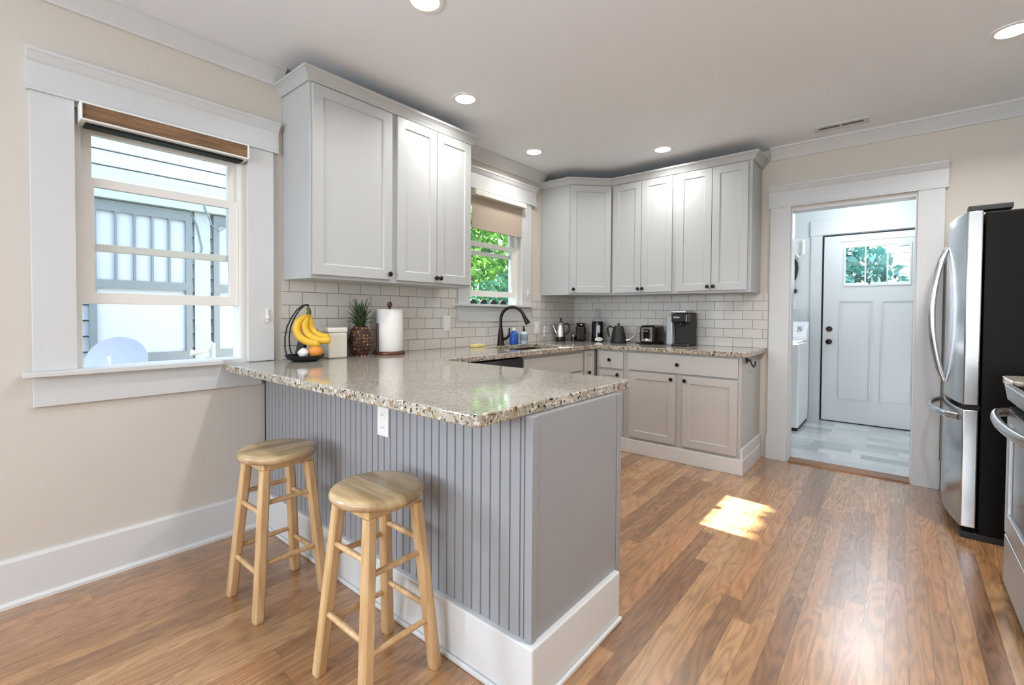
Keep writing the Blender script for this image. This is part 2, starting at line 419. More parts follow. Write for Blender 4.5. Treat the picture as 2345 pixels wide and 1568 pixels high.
m_blind  = plain('drawn_blind', (198, 202, 214), 0.8, var=0.02)
m_leaf   = leafmat('leaf_green', (30, 84, 34), (126, 178, 70))
m_leafd  = leafmat('leaf_dark', (24, 74, 52), (92, 150, 110))
m_bark   = plain('bark', (92, 78, 62), 0.9, var=0.3, scale=20, bump=0.5)
m_lawn   = plain('lawn', (56, 72, 40), 0.9, var=0.3, scale=8, bump=0.4)
m_dark   = plain('dark_void', (14, 12, 11), 0.8, var=0.1)

ZC = 2.55      # ceiling
H = 0.914      # worktop height
# ------------------------------------------------------------------ room shell
XR, YR = 3.80, -7.5
W1, W2, W3 = -3.655, -1.28, -5.35          # window centres on the left wall
HW = 0.345
def wall_left_in(y, z):
    if abs(y-W1) < HW and 0.925 < z < 2.06: return False
    if abs(y-W2) < HW and 1.255 < z < 2.20: return False
    if abs(y-W3) < HW and 0.925 < z < 2.06: return False
    return True
ysL = sorted([YR-0.14, 0.14, W1-HW, W1+HW, W2-HW, W2+HW, W3-HW, W3+HW])
def st(o, cat, label):
    o['kind'] = 'structure'; o['category'] = cat; o['label'] = label; return o
b = MB(); b.cells(ysL, [-0.1, 0.925, 1.255, 2.06, 2.20, ZC+0.1], wall_left_in, -0.14, 0.0, YZX)
st(b.build('wall_left', m_wall), 'wall', 'greige left wall holding the two sash windows')
b = MB(); b.cells([-0.14, 2.04, 2.82, XR+0.14], [-0.1, 2.045, ZC+0.1], lambda x, z: not (2.04 < x < 2.82 and z < 2.045), 0.0, 0.12, XZY)
st(b.build('wall_back', m_wall), 'wall', 'greige back wall with the open doorway to the laundry')
b = MB(); b.box(XR, YR-0.14, -0.1, XR+0.14, 0.12, ZC+0.1); st(b.build('wall_right', m_wall), 'wall', 'greige wall behind the fridge and stove')
b = MB(); b.cells([-0.14, 0.8, 3.4, XR+0.14], [-0.1, 0.85, 2.16, ZC+0.1], lambda x, z: not (0.8 < x < 3.4 and 0.85 < z < 2.16), YR-0.14, YR, XZY)
st(b.build('wall_rear', m_wall), 'wall', 'greige dining-end wall with a wide opening added for fill light')
b = MB(); b.box(-0.14, YR-0.14, -0.1, XR+0.14, 0.12, 0.0); st(b.build('floor', m_floor), 'floor', 'glossy oak strip floor of the kitchen')
b = MB(); b.box(-0.14, YR-0.14, ZC, XR+0.14, 0.12, ZC+0.1); st(b.build('ceiling', m_ceil), 'ceiling', 'white painted kitchen ceiling')

# crown moulding (trim): profile swept along a wall
def crown_profile(): return [(0,0), (0.012,0), (0.018,0.012), (0.03,0.03), (0.055,0.06), (0.068,0.075), (0.075,0.078), (0.075,0.094), (0,0.094)]
def crown(name, fn, a, b_, label):
    mb = MB(); mb.prism(crown_profile(), a, b_, fn); return st(mb.build(name, m_trim), 'crown moulding', label)
zc0 = ZC-0.094
crown('trim_1', lambda u, v, w: (u, w, zc0+v), YR, -3.13, 'white crown moulding along the left wall above the big window')
crown('trim_2', lambda u, v, w: (u, w, zc0+v), -1.915, -0.62, 'white crown moulding above the sink window')
crown('trim_3', lambda u, v, w: (w, -u, zc0+v), 1.90, XR, 'white crown moulding above the laundry doorway')
crown('trim_4', lambda u, v, w: (XR-u, w, zc0+v), YR, -0.076, 'white crown moulding above the fridge and stove')

# baseboards
def baseboard(name, fn, a, b_, label, h=0.19):
    mb = MB(); mb.prism([(0,0), (0.032,0), (0.031,0.012), (0.024,0.02), (0.018,0.022), (0.018,h-0.012), (0.012,h), (0,h)], a, b_, fn)
    return st(mb.build(name, m_base), 'baseboard', label)
baseboard('baseboard_left', lambda u, v, w: (u, w, v), YR, -3.25, 'tall white baseboard under the big window')
baseboard('baseboard_back', lambda u, v, w: (w, -u, v), 2.965, XR, 'white baseboard behind the fridge')
baseboard('baseboard_right', lambda u, v, w: (XR-u, w, v), YR, -2.3, 'white baseboard along the right wall')

# ------------------------------------------------------------------ double-hung windows on the left wall
def window(name, yc, zs, zh, zhead, raise_, label, apron_to, nose_to, apron_h, casing_r_bottom, head_r):
    root = structure(name, label, 'window', (0, yc, zs))
    y0, y1 = yc-HW, yc+HW
    cw = 0.13
    MB().box(0, y0-cw, zs, 0.02, y0+0.004, zh+0.018).build('side_casing', m_trim, root, 0.0015)
    MB().box(0, y1-0.004, casing_r_bottom, 0.02, y1+cw, zh+0.018).build('side_casing', m_trim, root, 0.0015)
    hb = MB()
    hy0, hy1 = y0-cw-0.008, head_r
    hb.prism([(0,zh+0.018), (0.03,zh+0.018), (0.03,zh+0.03), (0.022,zh+0.034), (0.022,zhead-0.05), (0.03,zhead-0.042), (0.045,zhead-0.016), (0.05,zhead-0.014), (0.05,zhead), (0,zhead)], hy0, hy1, lambda u, v, w: (u, w, v))
    hb.build('head_casing', m_trim, root)
    # sill board with nose, apron
    sb = MB(); sb.cells([y0-cw-0.03, y0+0.002, y1-0.002, nose_to] if nose_to > y1 else [y0-cw-0.03, y0+0.002, nose_to, y1-0.002], [-0.13, 0.001, 0.058],
        lambda u, v: (v > 0 and u < nose_to) or (v < 0 and y0 < u < y1), zs-0.021, zs, lambda u, v, w: (v, u, w))
    sb.build('window_sill', m_trim, root, 0.003)
    MB().box(0, y0-cw, zs-0.022-apron_h, 0.019, apron_to, zs-0.022).build('apron', m_trim, root, 0.0015)
    # jamb liner
    jb = MB(); jb.cells([y0, y0+0.028, y1-0.028, y1], [zs, zh-0.04, zh], lambda u, v: u < y0+0.028 or u > y1-0.028 or v > zh-0.04, -0.13, -0.03, YZX)
    jb.build('jamb', m_vinyl, root, 0.001)
    ya, yb = y0+0.028, y1-0.028
    zt = zh-0.04
    hs = (zt-zs)/2+0.02
    def sash(nm, x0, x1, z0, z1, stile, bot, top):
        fb = MB(); fb.cells([ya, ya+stile, yb-stile, yb], [z0, z0+bot, z1-top, z1], lambda u, v: not (ya+stile < u < yb-stile and z0+bot < v < z1-top), x0, x1, YZX)
        f = fb.build(nm, m_vinyl, root, 0.002)
        MB().box((x0+x1)/2-0.002, ya+stile-0.004, z0+bot-0.004, (x0+x1)/2+0.002, yb-stile+0.004, z1-top+0.004).build('pane', m_glass, f)
        return f
    sash('upper_sash', -0.105, -0.078, zt-hs, zt, 0.042, 0.034, 0.04)
    sash('lower_sash', -0.070, -0.043, zs+raise_, zs+raise_+hs, 0.045, 0.05, 0.04)
    return root
window('window_1', W1, 0.936, 2.06, 2.243, 0.283, 'large white sash window at the peninsula, raised a little, with rolled brown blind', -3.246, -3.447, 0.125, 0.917, -3.152)
window('window_2', W2, 1.267, 2.20, 2.394, 0.068, 'white sash window above the sink with a half-drawn taupe blind', W2+HW+0.13, W2+HW+0.155, 0.125, 1.267, -0.733)
# windows behind the camera; the wide end one is added for fill light
window('window_3', W3, 0.936, 2.06, 2.243, 0.0, 'white sash window on the dining side, behind the camera', W3+HW+0.13, W3+HW+0.155, 0.125, 0.936, W3+HW+0.138)
r = structure('fill_window', 'wide window added behind the camera to hold the fill light', 'window', (2.1, YR, 0.85))
MB().cells([0.8, 0.85, 2.08, 2.12, 3.35, 3.4], [0.85, 0.90, 2.11, 2.16], lambda u, v: u < 0.85 or u > 3.35 or 2.08 < u < 2.12 or v < 0.90 or v > 2.11, YR-0.1, YR-0.05, XZY).build('window_frame', m_trim, r)
for x0, x1 in ((0.68, 0.80), (3.40, 3.52)): MB().box(x0, YR, 0.85, x1, YR+0.02, 2.16).build('side_casing', m_trim, r)
MB().box(0.66, YR, 2.16, 3.54, YR+0.025, 2.32).build('head_casing', m_trim, r)
MB().box(0.64, YR, 0.81, 3.56, YR+0.05, 0.849).build('window_sill', m_trim, r)

# blinds
t = thing('roller_blind', 'rolled-up brown woven blind in a slim white cassette on the big window', 'blind', (0, W1, 1.985))
b = MB(); b.cells([-3.985, -3.977, -3.333, -3.325], [1.992, 2.0, 2.062, 2.07], lambda u, v: u < -3.977 or u > -3.333 or v < 2.0 or v > 2.062, -0.026, 0.074, YZX); b.build('cassette', m_white, t, 0.002)
MB().box(0.060, -3.976, 2.001, 0.066, -3.334, 2.061).build('front_strip', m_brown, t, label='brown woven strip on the front of the cassette')
b = MB(); b.tube([(0.02, -3.97, 2.012), (0.02, -3.34, 2.012)], 0.017, 16); b.build('fabric_roll', m_dark, t)
MB().box(-0.02, -3.965, 1.981, 0.045, -3.345, 1.9915).build('hem_bar', m_dark, t, 0.003)
t = thing('roller_blind', 'half-drawn taupe roller blind in front of the window above the sink', 'blind', (0, W2, 2.16))
MB().box(-0.02, W2-0.338, 2.158, 0.072, W2+0.338, 2.199).build('cassette', m_cream, t, 0.004)
MB().box(0.018, W2-0.325, 1.905, 0.021, W2+0.325, 2.157).build('fabric', m_shade, t)
MB().box(0.013, W2-0.325, 1.890, 0.026, W2+0.325, 1.9049).build('hem_bar', m_shade, t, 0.002)
b = MB(); b.box(0.021, -3.226, 1.13, 0.032, -3.214, 1.205); b.box(0.021, -3.229, 1.15, 0.04, -3.211, 1.165)
tag(b.build('cord_cleat', m_white, None, 0.002), 'small white cord tensioner on the right casing of the big window', 'cleat')
b = MB(); b.box(0.021, -0.865, 1.35, 0.031, -0.853, 1.42); b.box(0.021, -0.868, 1.37, 0.038, -0.85, 1.385)
tag(b.build('cord_cleat', m_white, None, 0.002), 'small white cord tensioner on the right casing of the sink window', 'cleat')

# ------------------------------------------------------------------ doorway casing
dt = structure('trim_5', 'white craftsman casing around the laundry doorway', 'door casing', (2.43, 0, 0))
for x0, x1 in ((1.9, 2.045), (2.815, 2.955)):
    MB().box(x0, -0.022, 0.20, x1, 0.0, 2.063).build('side_casing', m_trim, dt, 0.0015)
    MB().box(x0-0.006 if x0 < 2 else x0, -0.03, 0.0, x1 if x0 < 2 else x1+0.006, 0.0, 0.20).build('plinth_block', m_trim, dt, 0.002)
hb = MB(); hb.prism([(0,2.063), (0.03,2.063), (0.03,2.075), (0.022,2.079), (0.022,2.19), (0.03,2.198), (0.045,2.222), (0.05,2.224), (0.05,2.238), (0,2.238)], 1.885, 2.97, lambda u, v, w: (w, -u, v))
hb.build('head_casing', m_trim, dt)
b = MB(); b.cells([2.04, 2.055, 2.805, 2.82], [0, 2.03, 2.045], lambda u, v: u < 2.055 or u > 2.805 or v > 2.03, 0.0, 0.122, XZY); b.build('jamb', m_trim, dt)
b = MB(); b.prism([(-0.035,0), (0.12,0), (0.12,0.012), (-0.02,0.012)], 2.055, 2.805, lambda u, v, w: (w, u, v))
tag(b.build('door_threshold', wood('threshold_oak', (112, 76, 48), (150, 104, 66), 0.35, 'X')), 'oak threshold strip in the laundry doorway', 'threshold')

# ------------------------------------------------------------------ laundry room beyond
LX0, LX1, LY0, LY1 = 1.25, 3.55, 0.12, 2.0
m_lwall = plain('laundry_wall_paint', (208, 213, 214), 0.7, var=0.01)
b = MB(); b.box(LX0, LY0, -0.1, LX1, LY1+0.12, 0.003); st(b.build('floor_laundry', m_ltile), 'floor', 'pale grey plank tile floor of the laundry')
b = MB(); b.box(LX0-0.1, LY0, 2.42, LX1+0.1, LY1+0.12, 2.52); st(b.build('ceiling_laundry', m_ceil), 'ceiling', 'white laundry ceiling')
b = MB(); b.cells([LX0-0.1, 2.05, 2.945, LX1+0.1], [-0.1, 2.09, 2.42], lambda x, z: not (2.05 < x < 2.945 and z < 2.09), LY1, LY1+0.12, XZY); st(b.build('wall_laundry_back', m_lwall), 'wall', 'pale laundry wall around the outside door')
b = MB(); b.cells([LY0, 0.9, 1.6, LY1], [-0.1, 1.25, 2.0, 2.42], lambda y, z: not (0.9 < y < 1.6 and 1.25 < z < 2.0), LX0-0.1, LX0, YZX); st(b.build('wall_laundry_left', m_lwall), 'wall', 'pale laundry wall behind the washer')
b = MB(); b.box(LX1, LY0, -0.1, LX1+0.1, LY1, 2.42); st(b.build('wall_laundry_right', m_lwall), 'wall', 'pale laundry wall on the right')
dr = structure('door_1', 'white craftsman outside door with three small panes', 'door', (2.5, LY1, 0))
# leaf: grid with recessed panels
dx0, dx1, dzb, dzt = 2.068, 2.93, 0.012, 2.075
px = [dx0, 2.232, 2.492, 2.598, 2.84, dx1]
b = MB()
b.cells([dx0, 2.232, 2.256, 2.435, 2.447, 2.628, 2.640, 2.812, 2.84, dx1][:1]+[2.256, 2.812, dx1], [dzb, 1.52, 1.945, dzt], lambda u, v: not (2.256 < u < 2.812 and 1.52 < v < 1.945), 1.965, 2.005, XZY)
leaf = b.build('door_leaf', m_trim, dr, 0.002)
for xa, xb in ((2.232, 2.492), (2.598, 2.838)):       # raised stiles make the sunk panels read
    f = MB(); f.cells([xa-0.012, xa, xb, xb+0.012], [0.268, 0.28, 1.345, 1.357], lambda u, v: not (xa < u < xb and 0.28 < v < 1.345), 1.953, 1.966, XZY)
    f.build('panel_moulding', m_trim, leaf, 0.003)
f = MB(); f.cells([2.248, 2.264, 2.434, 2.446, 2.620, 2.632, 2.804, 2.82], [1.512, 1.528, 1.937, 1.953], lambda u, v: not (1.528 < v < 1.937 and (2.264 < u < 2.434 or 2.446 < u < 2.620 or 2.632 < u < 2.804)), 1.955, 2.012, XZY)
f.build('glazing_bars', m_trim, leaf, 0.002)
MB().box(2.257, 1.984, 1.521, 2.811, 1.988, 1.944).build('pane', m_glass, leaf)
RXm = Matrix.Rotation(PI/2, 4, 'X')                    # +Z -> -Y
for z, nm in ((1.04, 'deadbolt'), (0.897, 'door_knob')):
    k = MB(); k.lathe([(0.03,0), (0.03,0.008), (0.012,0.012), (0.012,0.03), (0.026,0.036), (0.028,0.05), (0.02,0.058), (0,0.06)] if nm == 'door_knob' else [(0.03,0), (0.03,0.014), (0.024,0.02), (0,0.021)], (2.128, 1.965, z), 20, RXm)
    k.build(nm, m_bronze, dr)
b = MB(); b.tube([(2.223, 1.957, 2.01), (2.84, 1.957, 2.01)], 0.004, 8)
rod = b.build('curtain_rod', m_white, dr)
dc = structure('trim_6', 'white casing around the outside door', 'door casing', (2.5, LY1, 0))
MB().box(1.94, LY1-0.02, 0.0, 2.05, LY1, 2.10).build('side_casing', m_trim, dc, 0.0015)
MB().box(2.945, LY1-0.02, 0.0, 3.055, LY1, 2.10).build('side_casing', m_trim, dc, 0.0015)
MB().box(1.93, LY1-0.026, 2.10, 3.065, LY1, 2.265).build('head_casing', m_trim, dc, 0.0015)
b = MB(); b.cells([2.05, 2.064, 2.931, 2.945], [0.003, 2.078, 2.09], lambda u, v: u < 2.064 or u > 2.931 or v > 2.078, 1.975, 2.12, XZY); b.build('jamb', m_dark, dc)
MB().box(2.064, 1.96, 0.003, 2.931, 2.10, 0.011).build('sweep', m_dark, dc)
lw = structure('window_5', 'laundry side window', 'window', (LX0, 1.25, 1.25))
b = MB(); b.cells([0.9, 0.94, 1.23, 1.27, 1.56, 1.6], [1.25, 1.29, 1.96, 2.0], lambda u, v: not ((0.94 < u < 1.23 or 1.27 < u < 1.56) and 1.29 < v < 1.96), LX0-0.09, LX0-0.03, YZX); b.build('window_frame', m_trim, lw)
# washer
t = thing('washing_machine', 'white top-loading washer just inside the laundry doorway', 'washing machine', (1.62, 1.5, 0))
MB().box(1.30, 1.155, 0.035, 1.955, 1.83, 0.90).build('cabinet', m_whitea, t, 0.012, 3)
MB().box(1.31, 1.17, 0.003, 1.945, 1.82, 0.034).build('toe_kick', m_blackm, t)
MB().box(1.34, 1.20, 0.901, 1.93, 1.66, 0.915).build('lid', m_whitea, t, 0.006)
b = MB(); b.prism([(1.66,0.901), (1.83,0.901), (1.83,1.12), (1.76,1.12), (1.72,1.10), (1.66,0.96)], 1.30, 1.955, lambda u, v, w: (w, u, v)); con = b.build('control_console', m_whitea, t, 0.015, 3)
cm = Matrix.Rotation(PI/2-0.42, 4, 'X')
for x in (1.50, 1.66, 1.88):
    k = MB(); k.lathe([(0.03,0), (0.03,0.004), (0.022,0.006), (0.020,0.028), (0,0.03)], (x, 1.694, 1.035), 18, cm); k.build('dial', m_chrome, con)
# things on the laundry wall
t = thing('wall_telephone', 'white corded telephone hung on the laundry wall', 'telephone', (1.80, LY1, 1.86))
MB().box(1.755, 1.955, 1.90, 1.85, 2.0, 2.08).build('base', m_white, t, 0.008)
b = MB(); b.tube([(1.865, 1.94, 2.06), (1.87, 1.925, 1.99), (1.865, 1.94, 1.90)], [0.022, 0.014, 0.022], 10); b.build('handset', m_white, t)
b = MB(); b.tube([(1.80, 1.945, 1.90), (1.83, 1.94, 1.86), (1.86, 1.945, 1.89), (1.875, 1.945, 1.94)], 0.014, 8); b.build('cord', m_white, t)
t = thing('dog_leash', 'black leash hanging below the white wall telephone', 'leash', (1.79, LY1, 1.85))
b = MB(); b.tube([(1.772, 1.985, 1.85), (1.795, 1.98, 1.80), (1.80, 1.98, 1.74), (1.795, 1.98, 1.66), (1.785, 1.98, 1.60)], [0.014, 0.018, 0.018, 0.014, 0.005], 10, (1, 0.5)); b.build('strap', m_blackm, t)
b = MB(); b.tube([(1.785, 1.985, 1.60), (1.79, 1.985, 1.50)], 0.002, 6); b.build('string', m_blackm, t)
b = MB(); b.lathe([(0,-0.028), (0.014,-0.018), (0.017,0), (0.013,0.02), (0,0.028)], (1.79, 1.98, 1.475), 14); b.build('tag', m_blackm, t)
t = thing('light_switch', 'white light switch on the laundry wall below the telephone', 'switch', (1.755, LY1, 1.31))
MB().box(1.718, 1.993, 1.255, 1.79, 2.0, 1.37).build('cover_plate', m_white, t, 0.002)
MB().box(1.738, 1.987, 1.285, 1.77, 1.993, 1.34).build('rocker', m_white, t, 0.002)
# unseen laundry lamp, added to brighten the room and make floor glare
t = thing('added_lamp', 'flush lamp added out of view on the laundry ceiling to brighten the room', 'ceiling lamp', (2.48, 1.45, 2.42))
b = MB(); b.lathe([(0.17,0), (0.17,-0.02), (0.15,-0.05), (0.08,-0.075), (0,-0.08)], (2.48, 1.45, 2.42), 28); b.build('shade', emit('laundry_lamp_shade', (0.85, 0.93, 1.0, 1), 5.0), t)
ld = bpy.data.lights.new('laundry_fill', 'POINT'); ld.energy = 15; ld.color = (0.82, 0.91, 1.0); ld.shadow_soft_size = 0.22
lo = bpy.data.objects.new('laundry_fill', ld); COL.objects.link(lo); lo.parent = t; lo.location = (0, 0, -0.2)

# ------------------------------------------------------------------ backsplash tile (part of the wall finish)
def tile_left(u, v):
    if -1.76 < u < -0.80 and v > 1.12: return False
    return True
b = MB(); b.cells([-3.132, -1.76, -0.80, -0.009], [H, 1.12, 1.372], tile_left, 0.001, 0.009, YZX)
st(b.build('wall_left_backsplash', m_tileL), 'backsplash', 'white subway tile backsplash on the window wall')
b = MB(); b.box(0.009, -0.009, H, 1.893, -0.001, 1.372); st(b.build('wall_back_backsplash', m_tileB), 'backsplash', 'white subway tile backsplash behind the small appliances')

# ------------------------------------------------------------------ cabinets
RZ90 = Matrix.Rotation(PI/2, 4, 'Z'); RZ45 = Matrix.Rotation(PI/4, 4, 'Z')
KN = [(0.0055,0), (0.0055,0.010), (0.014,0.015), (0.0155,0.022), (0.011,0.028), (0,0.030)]
def knob(parent, pos, direction, name='knob'):
    q = Vector(direction).to_track_quat('Z', 'Y').to_matrix().to_4x4()
    k = MB(); k.lathe(KN, pos, 16, q); return k.build(name, m_bronze, parent, label='dark bronze knob')
def door(parent, mat4, w, h, mat, kn=None, slab=False, name='door', fr=0.058):
    d = MB(mat4); d.shaker(w, h, slab=slab, fr=fr); o = d.build(name, mat, parent, 0.0015)
    if kn:
        p = mat4 @ Vector((kn[0], -0.02, kn[1])); n_ = (mat4.to_3x3() @ Vector((0, -1, 0)))
        knob(o, p, n_)
    return o
def F_back(x, y, z): return Matrix.Translation((x, y, z))                       # faces -Y
def F_left(x, y, z): return Matrix.Translation((x, y, z)) @ RZ90               # faces +X
ZU, ZT = 1.371, 2.424
def cab_crown_profile(): return [(0,0), (0.012,0), (0.018,0.012), (0.032,0.032), (0.045,0.043), (0.052,0.046), (0.052,0.060), (0,0.060)]
def crown_path(parent, pts, z, before=None, after=None):
    """sweep the crown along an outer footline (list of (x,y) with outward normals by mitre); open path"""
    prof = cab_crown_profile(); mb = MB(); rings = []
    n = len(pts); P = [Vector((x, y)) for x, y in pts]
    for i in range(n):
        ns = []
        if i > 0: d = (P[i]-P[i-1]).normalized(); ns.append(Vector((d.y, -d.x)))
        if i < n-1: d = (P[i+1]-P[i]).normalized(); ns.append(Vector((d.y, -d.x)))
        if i == 0 and before: d = Vector(before).normalized(); ns.append(Vector((d.y, -d.x)))
        if i == n-1 and after: d = Vector(after).normalized(); ns.append(Vector((d.y, -d.x)))
        nn = sum(ns, Vector((0, 0)))
        if len(ns) == 2: nn = nn/(1+ns[0].dot(ns[1]))
        rings.append([mb.v((P[i].x+nn.x*u, P[i].y+nn.y*u, z+v)) for u, v in prof])
    k = len(prof)
    for A, B in zip(rings, rings[1:]):
        for j in range(k): mb.face([A[j], A[(j+1) % k], B[(j+1) % k], B[j]])
    mb.face(rings[0][::-1]); mb.face(rings[-1])
    return mb.build('crown', m_upper, parent)
zcr = 2.406
# left uppers
t = thing('upper_cabinet', 'tall white single-door wall cabinet beside the big window', 'cabinet', (0, -2.86, ZU), 'white wall cabinets')
MB().box(0.001, -3.122, ZU, 0.317, -2.597, ZT).build('body', m_upper, t, 0.001)
door(t, F_left(0.3175, -3.112, 1.39), 0.497, 1.008, m_upper, (0.472, 0.032))
crown_path(t, [(0.001, -3.122), (0.3175, -3.122), (0.3175, -2.597)], zcr)
t = thing('upper_cabinet', 'white two-door wall cabinet between the single-door one and the sink window', 'cabinet', (0, -2.26, ZU), 'white wall cabinets')
MB().box(0.001, -2.5965, ZU, 0.317, -1.925, ZT).build('body', m_upper, t, 0.001)
door(t, F_left(0.3175, -2.573, 1.39), 0.315, 1.008, m_upper, (0.300, 0.032))
door(t, F_left(0.3175, -2.254, 1.39), 0.316, 1.008, m_upper, (0.018, 0.032))
crown_path(t, [(0.3175, -2.5965), (0.3175, -1.925), (0.001, -1.925)], zcr)
# corner
t = thing('upper_cabinet', 'white diagonal corner wall cabinet with one door', 'cabinet', (0.2, -0.2, ZU), 'white wall cabinets')
b = MB(); b.prism([(0.001,-0.001), (0.001,-0.6125), (0.318,-0.6125), (0.61,-0.3185), (0.61,-0.001)], ZU, ZT, XYZ); b.build('body', m_upper, t, 0.001)
dl = math.hypot(0.292, 0.294)
door(t, Matrix.Translation((0.318, -0.6125, 1.39)) @ RZ45 @ Matrix.Translation((0.012, -0.0005, 0)), dl-0.024, 1.008, m_upper, (0.028, 0.032))
crown_path(t, [(0.001, -0.6125), (0.318, -0.6125), (0.61, -0.3185)], zcr, after=(1, 0))
t = thing('upper_cabinet', 'white two-door wall cabinet right beside the diagonal corner one', 'cabinet', (0.91, 0, ZU), 'white wall cabinets')
MB().box(0.6105, -0.318, ZU, 1.2185, -0.001, ZT).build('body', m_upper, t, 0.001)
door(t, F_back(0.634, -0.3185, 1.39), 0.281, 1.008, m_upper, (0.262, 0.032))
door(t, F_back(0.919, -0.3185, 1.39), 0.281, 1.008, m_upper, (0.018, 0.032))
crown_path(t, [(0.611, -0.3185), (1.2185, -0.3185)], zcr, before=(0.292, 0.294))
t = thing('upper_cabinet', 'white two-door wall cabinet next to the laundry doorway', 'cabinet', (1.52, 0, ZU), 'white wall cabinets')
MB().box(1.219, -0.318, ZU, 1.828, -0.001, ZT).build('body', m_upper, t, 0.001)
door(t, F_back(1.240, -0.3185, 1.39), 0.288, 1.008, m_upper, (0.266, 0.032))
door(t, F_back(1.532, -0.3185, 1.39), 0.270, 1.008, m_upper, (0.020, 0.032))
crown_path(t, [(1.219, -0.3185), (1.828, -0.3185), (1.828, -0.001)], zcr)

# base run on the back wall
ZB = 0.8775
t = thing('base_cabinet', 'wide greige base cabinet with one drawer above two doors', 'cabinet', (1.38, -0.3, 0), 'greige base cabinets')
MB().box(0.918, -0.61, 0.0, 1.84, -0.0015, ZB).build('body', m_lower, t, 0.001)
d = door(t, F_back(0.945, -0.6105, 0.716), 0.875, 0.146, m_lower, (0.428, 0.072), slab=True, name='drawer')
door(t, F_back(0.952, -0.6105, 0.138), 0.404, 0.562, m_lower, (0.372, 0.527))
door(t, F_back(1.411, -0.6105, 0.138), 0.407, 0.562, m_lower, (0.022, 0.527))
b = MB(); b.prism([(0.918,-0.6105), (0.918,-0.632), (1.8625,-0.632), (1.8625,-0.0315), (1.8405,-0.0315), (1.8405,-0.6105)], 0, 0.115, XYZ)
b.build('plinth', m_base, t, 0.003)
MB().box(1.8405, -0.62, 0.1155, 1.857, -0.0315, 0.195).build('side_baseboard', m_base, t, 0.003)
t = thing('base_cabinet', 'narrow greige base cabinet with a small drawer, in the inner corner', 'cabinet', (0.78, -0.3, 0), 'greige base cabinets')
MB().box(0.632, -0.61, 0.0, 0.9175, -0.0015, ZB).build('body', m_lower, t, 0.001)
door(t, F_back(0.660, -0.6105, 0.714), 0.236, 0.148, m_lower, (0.112, 0.074), slab=True, name='drawer')
door(t, F_back(0.660, -0.6105, 0.138), 0.236, 0.556, m_lower, (0.192, 0.523), fr=0.045)
MB().box(0.645, -0.632, 0.0, 0.9175, -0.6105, 0.115).build('plinth', m_base, t, 0.003)
t = thing('base_cabinet', 'greige blind-corner base cabinet with a narrow door beside the sink front', 'cabinet', (0.3, -0.4, 0), 'greige base cabinets')
MB().box(0.0015, -0.838, 0.0, 0.6105, -0.0015, ZB).build('body', m_lower, t, 0.001)
door(t, F_left(0.611, -0.818, 0.138), 0.158, 0.728, m_lower, (0.05, 0.538), fr=0.036)
t = thing('base_cabinet', 'greige sink cabinet with a plain false front under the sink', 'cabinet', (0.3, -1.26, 0), 'greige base cabinets')
b = MB(); b.cells([0.0015, 0.06, 0.59, 0.6105], [-1.684, -1.66, -0.86, -0.8385], lambda u, v: not (0.06 < u < 0.59 and -1.66 < v < -0.86), 0.0, ZB, XYZ); b.build('body', m_lower, t, 0.001)
door(t, F_left(0.611, -1.677, 0.70), 0.825, 0.152, m_lower, None, slab=True, name='false_front')
door(t, F_left(0.611, -1.677, 0.138), 0.410, 0.548, m_lower, (0.38, 0.515))
door(t, F_left(0.611, -1.262, 0.138), 0.410, 0.548, m_lower, (0.03, 0.515))
MB().box(0.611, -1.684, 0.0, 0.632, -0.8385, 0.115).build('plinth', m_base, t, 0.003)
# dishwasher
t = thing('dishwasher', 'black dishwasher under the worktop beside the sink cabinet', 'dishwasher', (0.3, -1.99, 0))
MB().box(0.0015, -2.288, 0.0, 0.60, -1.6845, 0.872).build('tub', m_blackm, t)
MB().box(0.601, -2.283, 0.11, 0.625, -1.690, 0.74).build('door', m_blackg, t, 0.004)
MB().box(0.601, -2.283, 0.742, 0.632, -1.690, 0.868).build('control_panel', m_blackg, t, 0.006)
b = MB(); b.tube([(0.633, -2.2, 0.72), (0.652, -2.18, 0.72), (0.655, -1.985, 0.72), (0.652, -1.79, 0.72), (0.633, -1.77, 0.72)], 0.009, 10); b.build('handle', m_steelb, t)
MB().box(0.601, -2.283, 0.0, 0.608, -1.690, 0.108).build('kick_plate', m_blackm, t)
# peninsula
YF, YB_, XE = -3.227, -2.665, 1.890
t = thing('peninsula_cabinet', 'grey beadboard-fronted peninsula cabinet with white baseboard, behind the two stools', 'cabinet', (0.95, -2.95, 0))
MB().box(0.022, YF+0.012, 0.0, XE-0.012, YB_, ZB).build('body', m_pen, t)
pts = []; pitch = 0.0415; x = 0.022
pts.append((x, YF+0.011))
while x < XE-0.03:
    xe = min(x+pitch, XE-0.025)
    pts += [(x+0.0, YF), (xe-0.007, YF), (xe-0.0055, YF+0.0055), (xe-0.002, YF+0.0055)]
    x = xe
pts += [(XE-0.025, YF), (XE-0.025, YF+0.011)]
b = MB(); b.prism(pts, 0.19, ZB, XYZ); b.build('beadboard_panel', m_pen, t)
MB().box(0.001, YF+0.003, 0.19, 0.0215, YF+0.02, ZB).build('scribe_strip', m_dark, t)
b = MB(); b.prism([(XE-0.0245, YF-0.005), (XE+0.004, YF-0.005), (XE+0.004, YF+0.022), (XE-0.0115, YF+0.022), (XE-0.0115, YF+0.011), (XE-0.0245, YF+0.011)], 0.19, ZB, XYZ); b.build('corner_post', m_pen, t, 0.002)
MB().box(XE-0.0115, YF+0.0225, 0.19, XE, YB_-0.022, ZB).build('end_panel', m_pen, t, 0.001)
MB().box(XE-0.0115, YB_-0.019, 0.0, XE+0.003, YB_+0.012, ZB).build('end_stile', m_pen, t, 0.002)
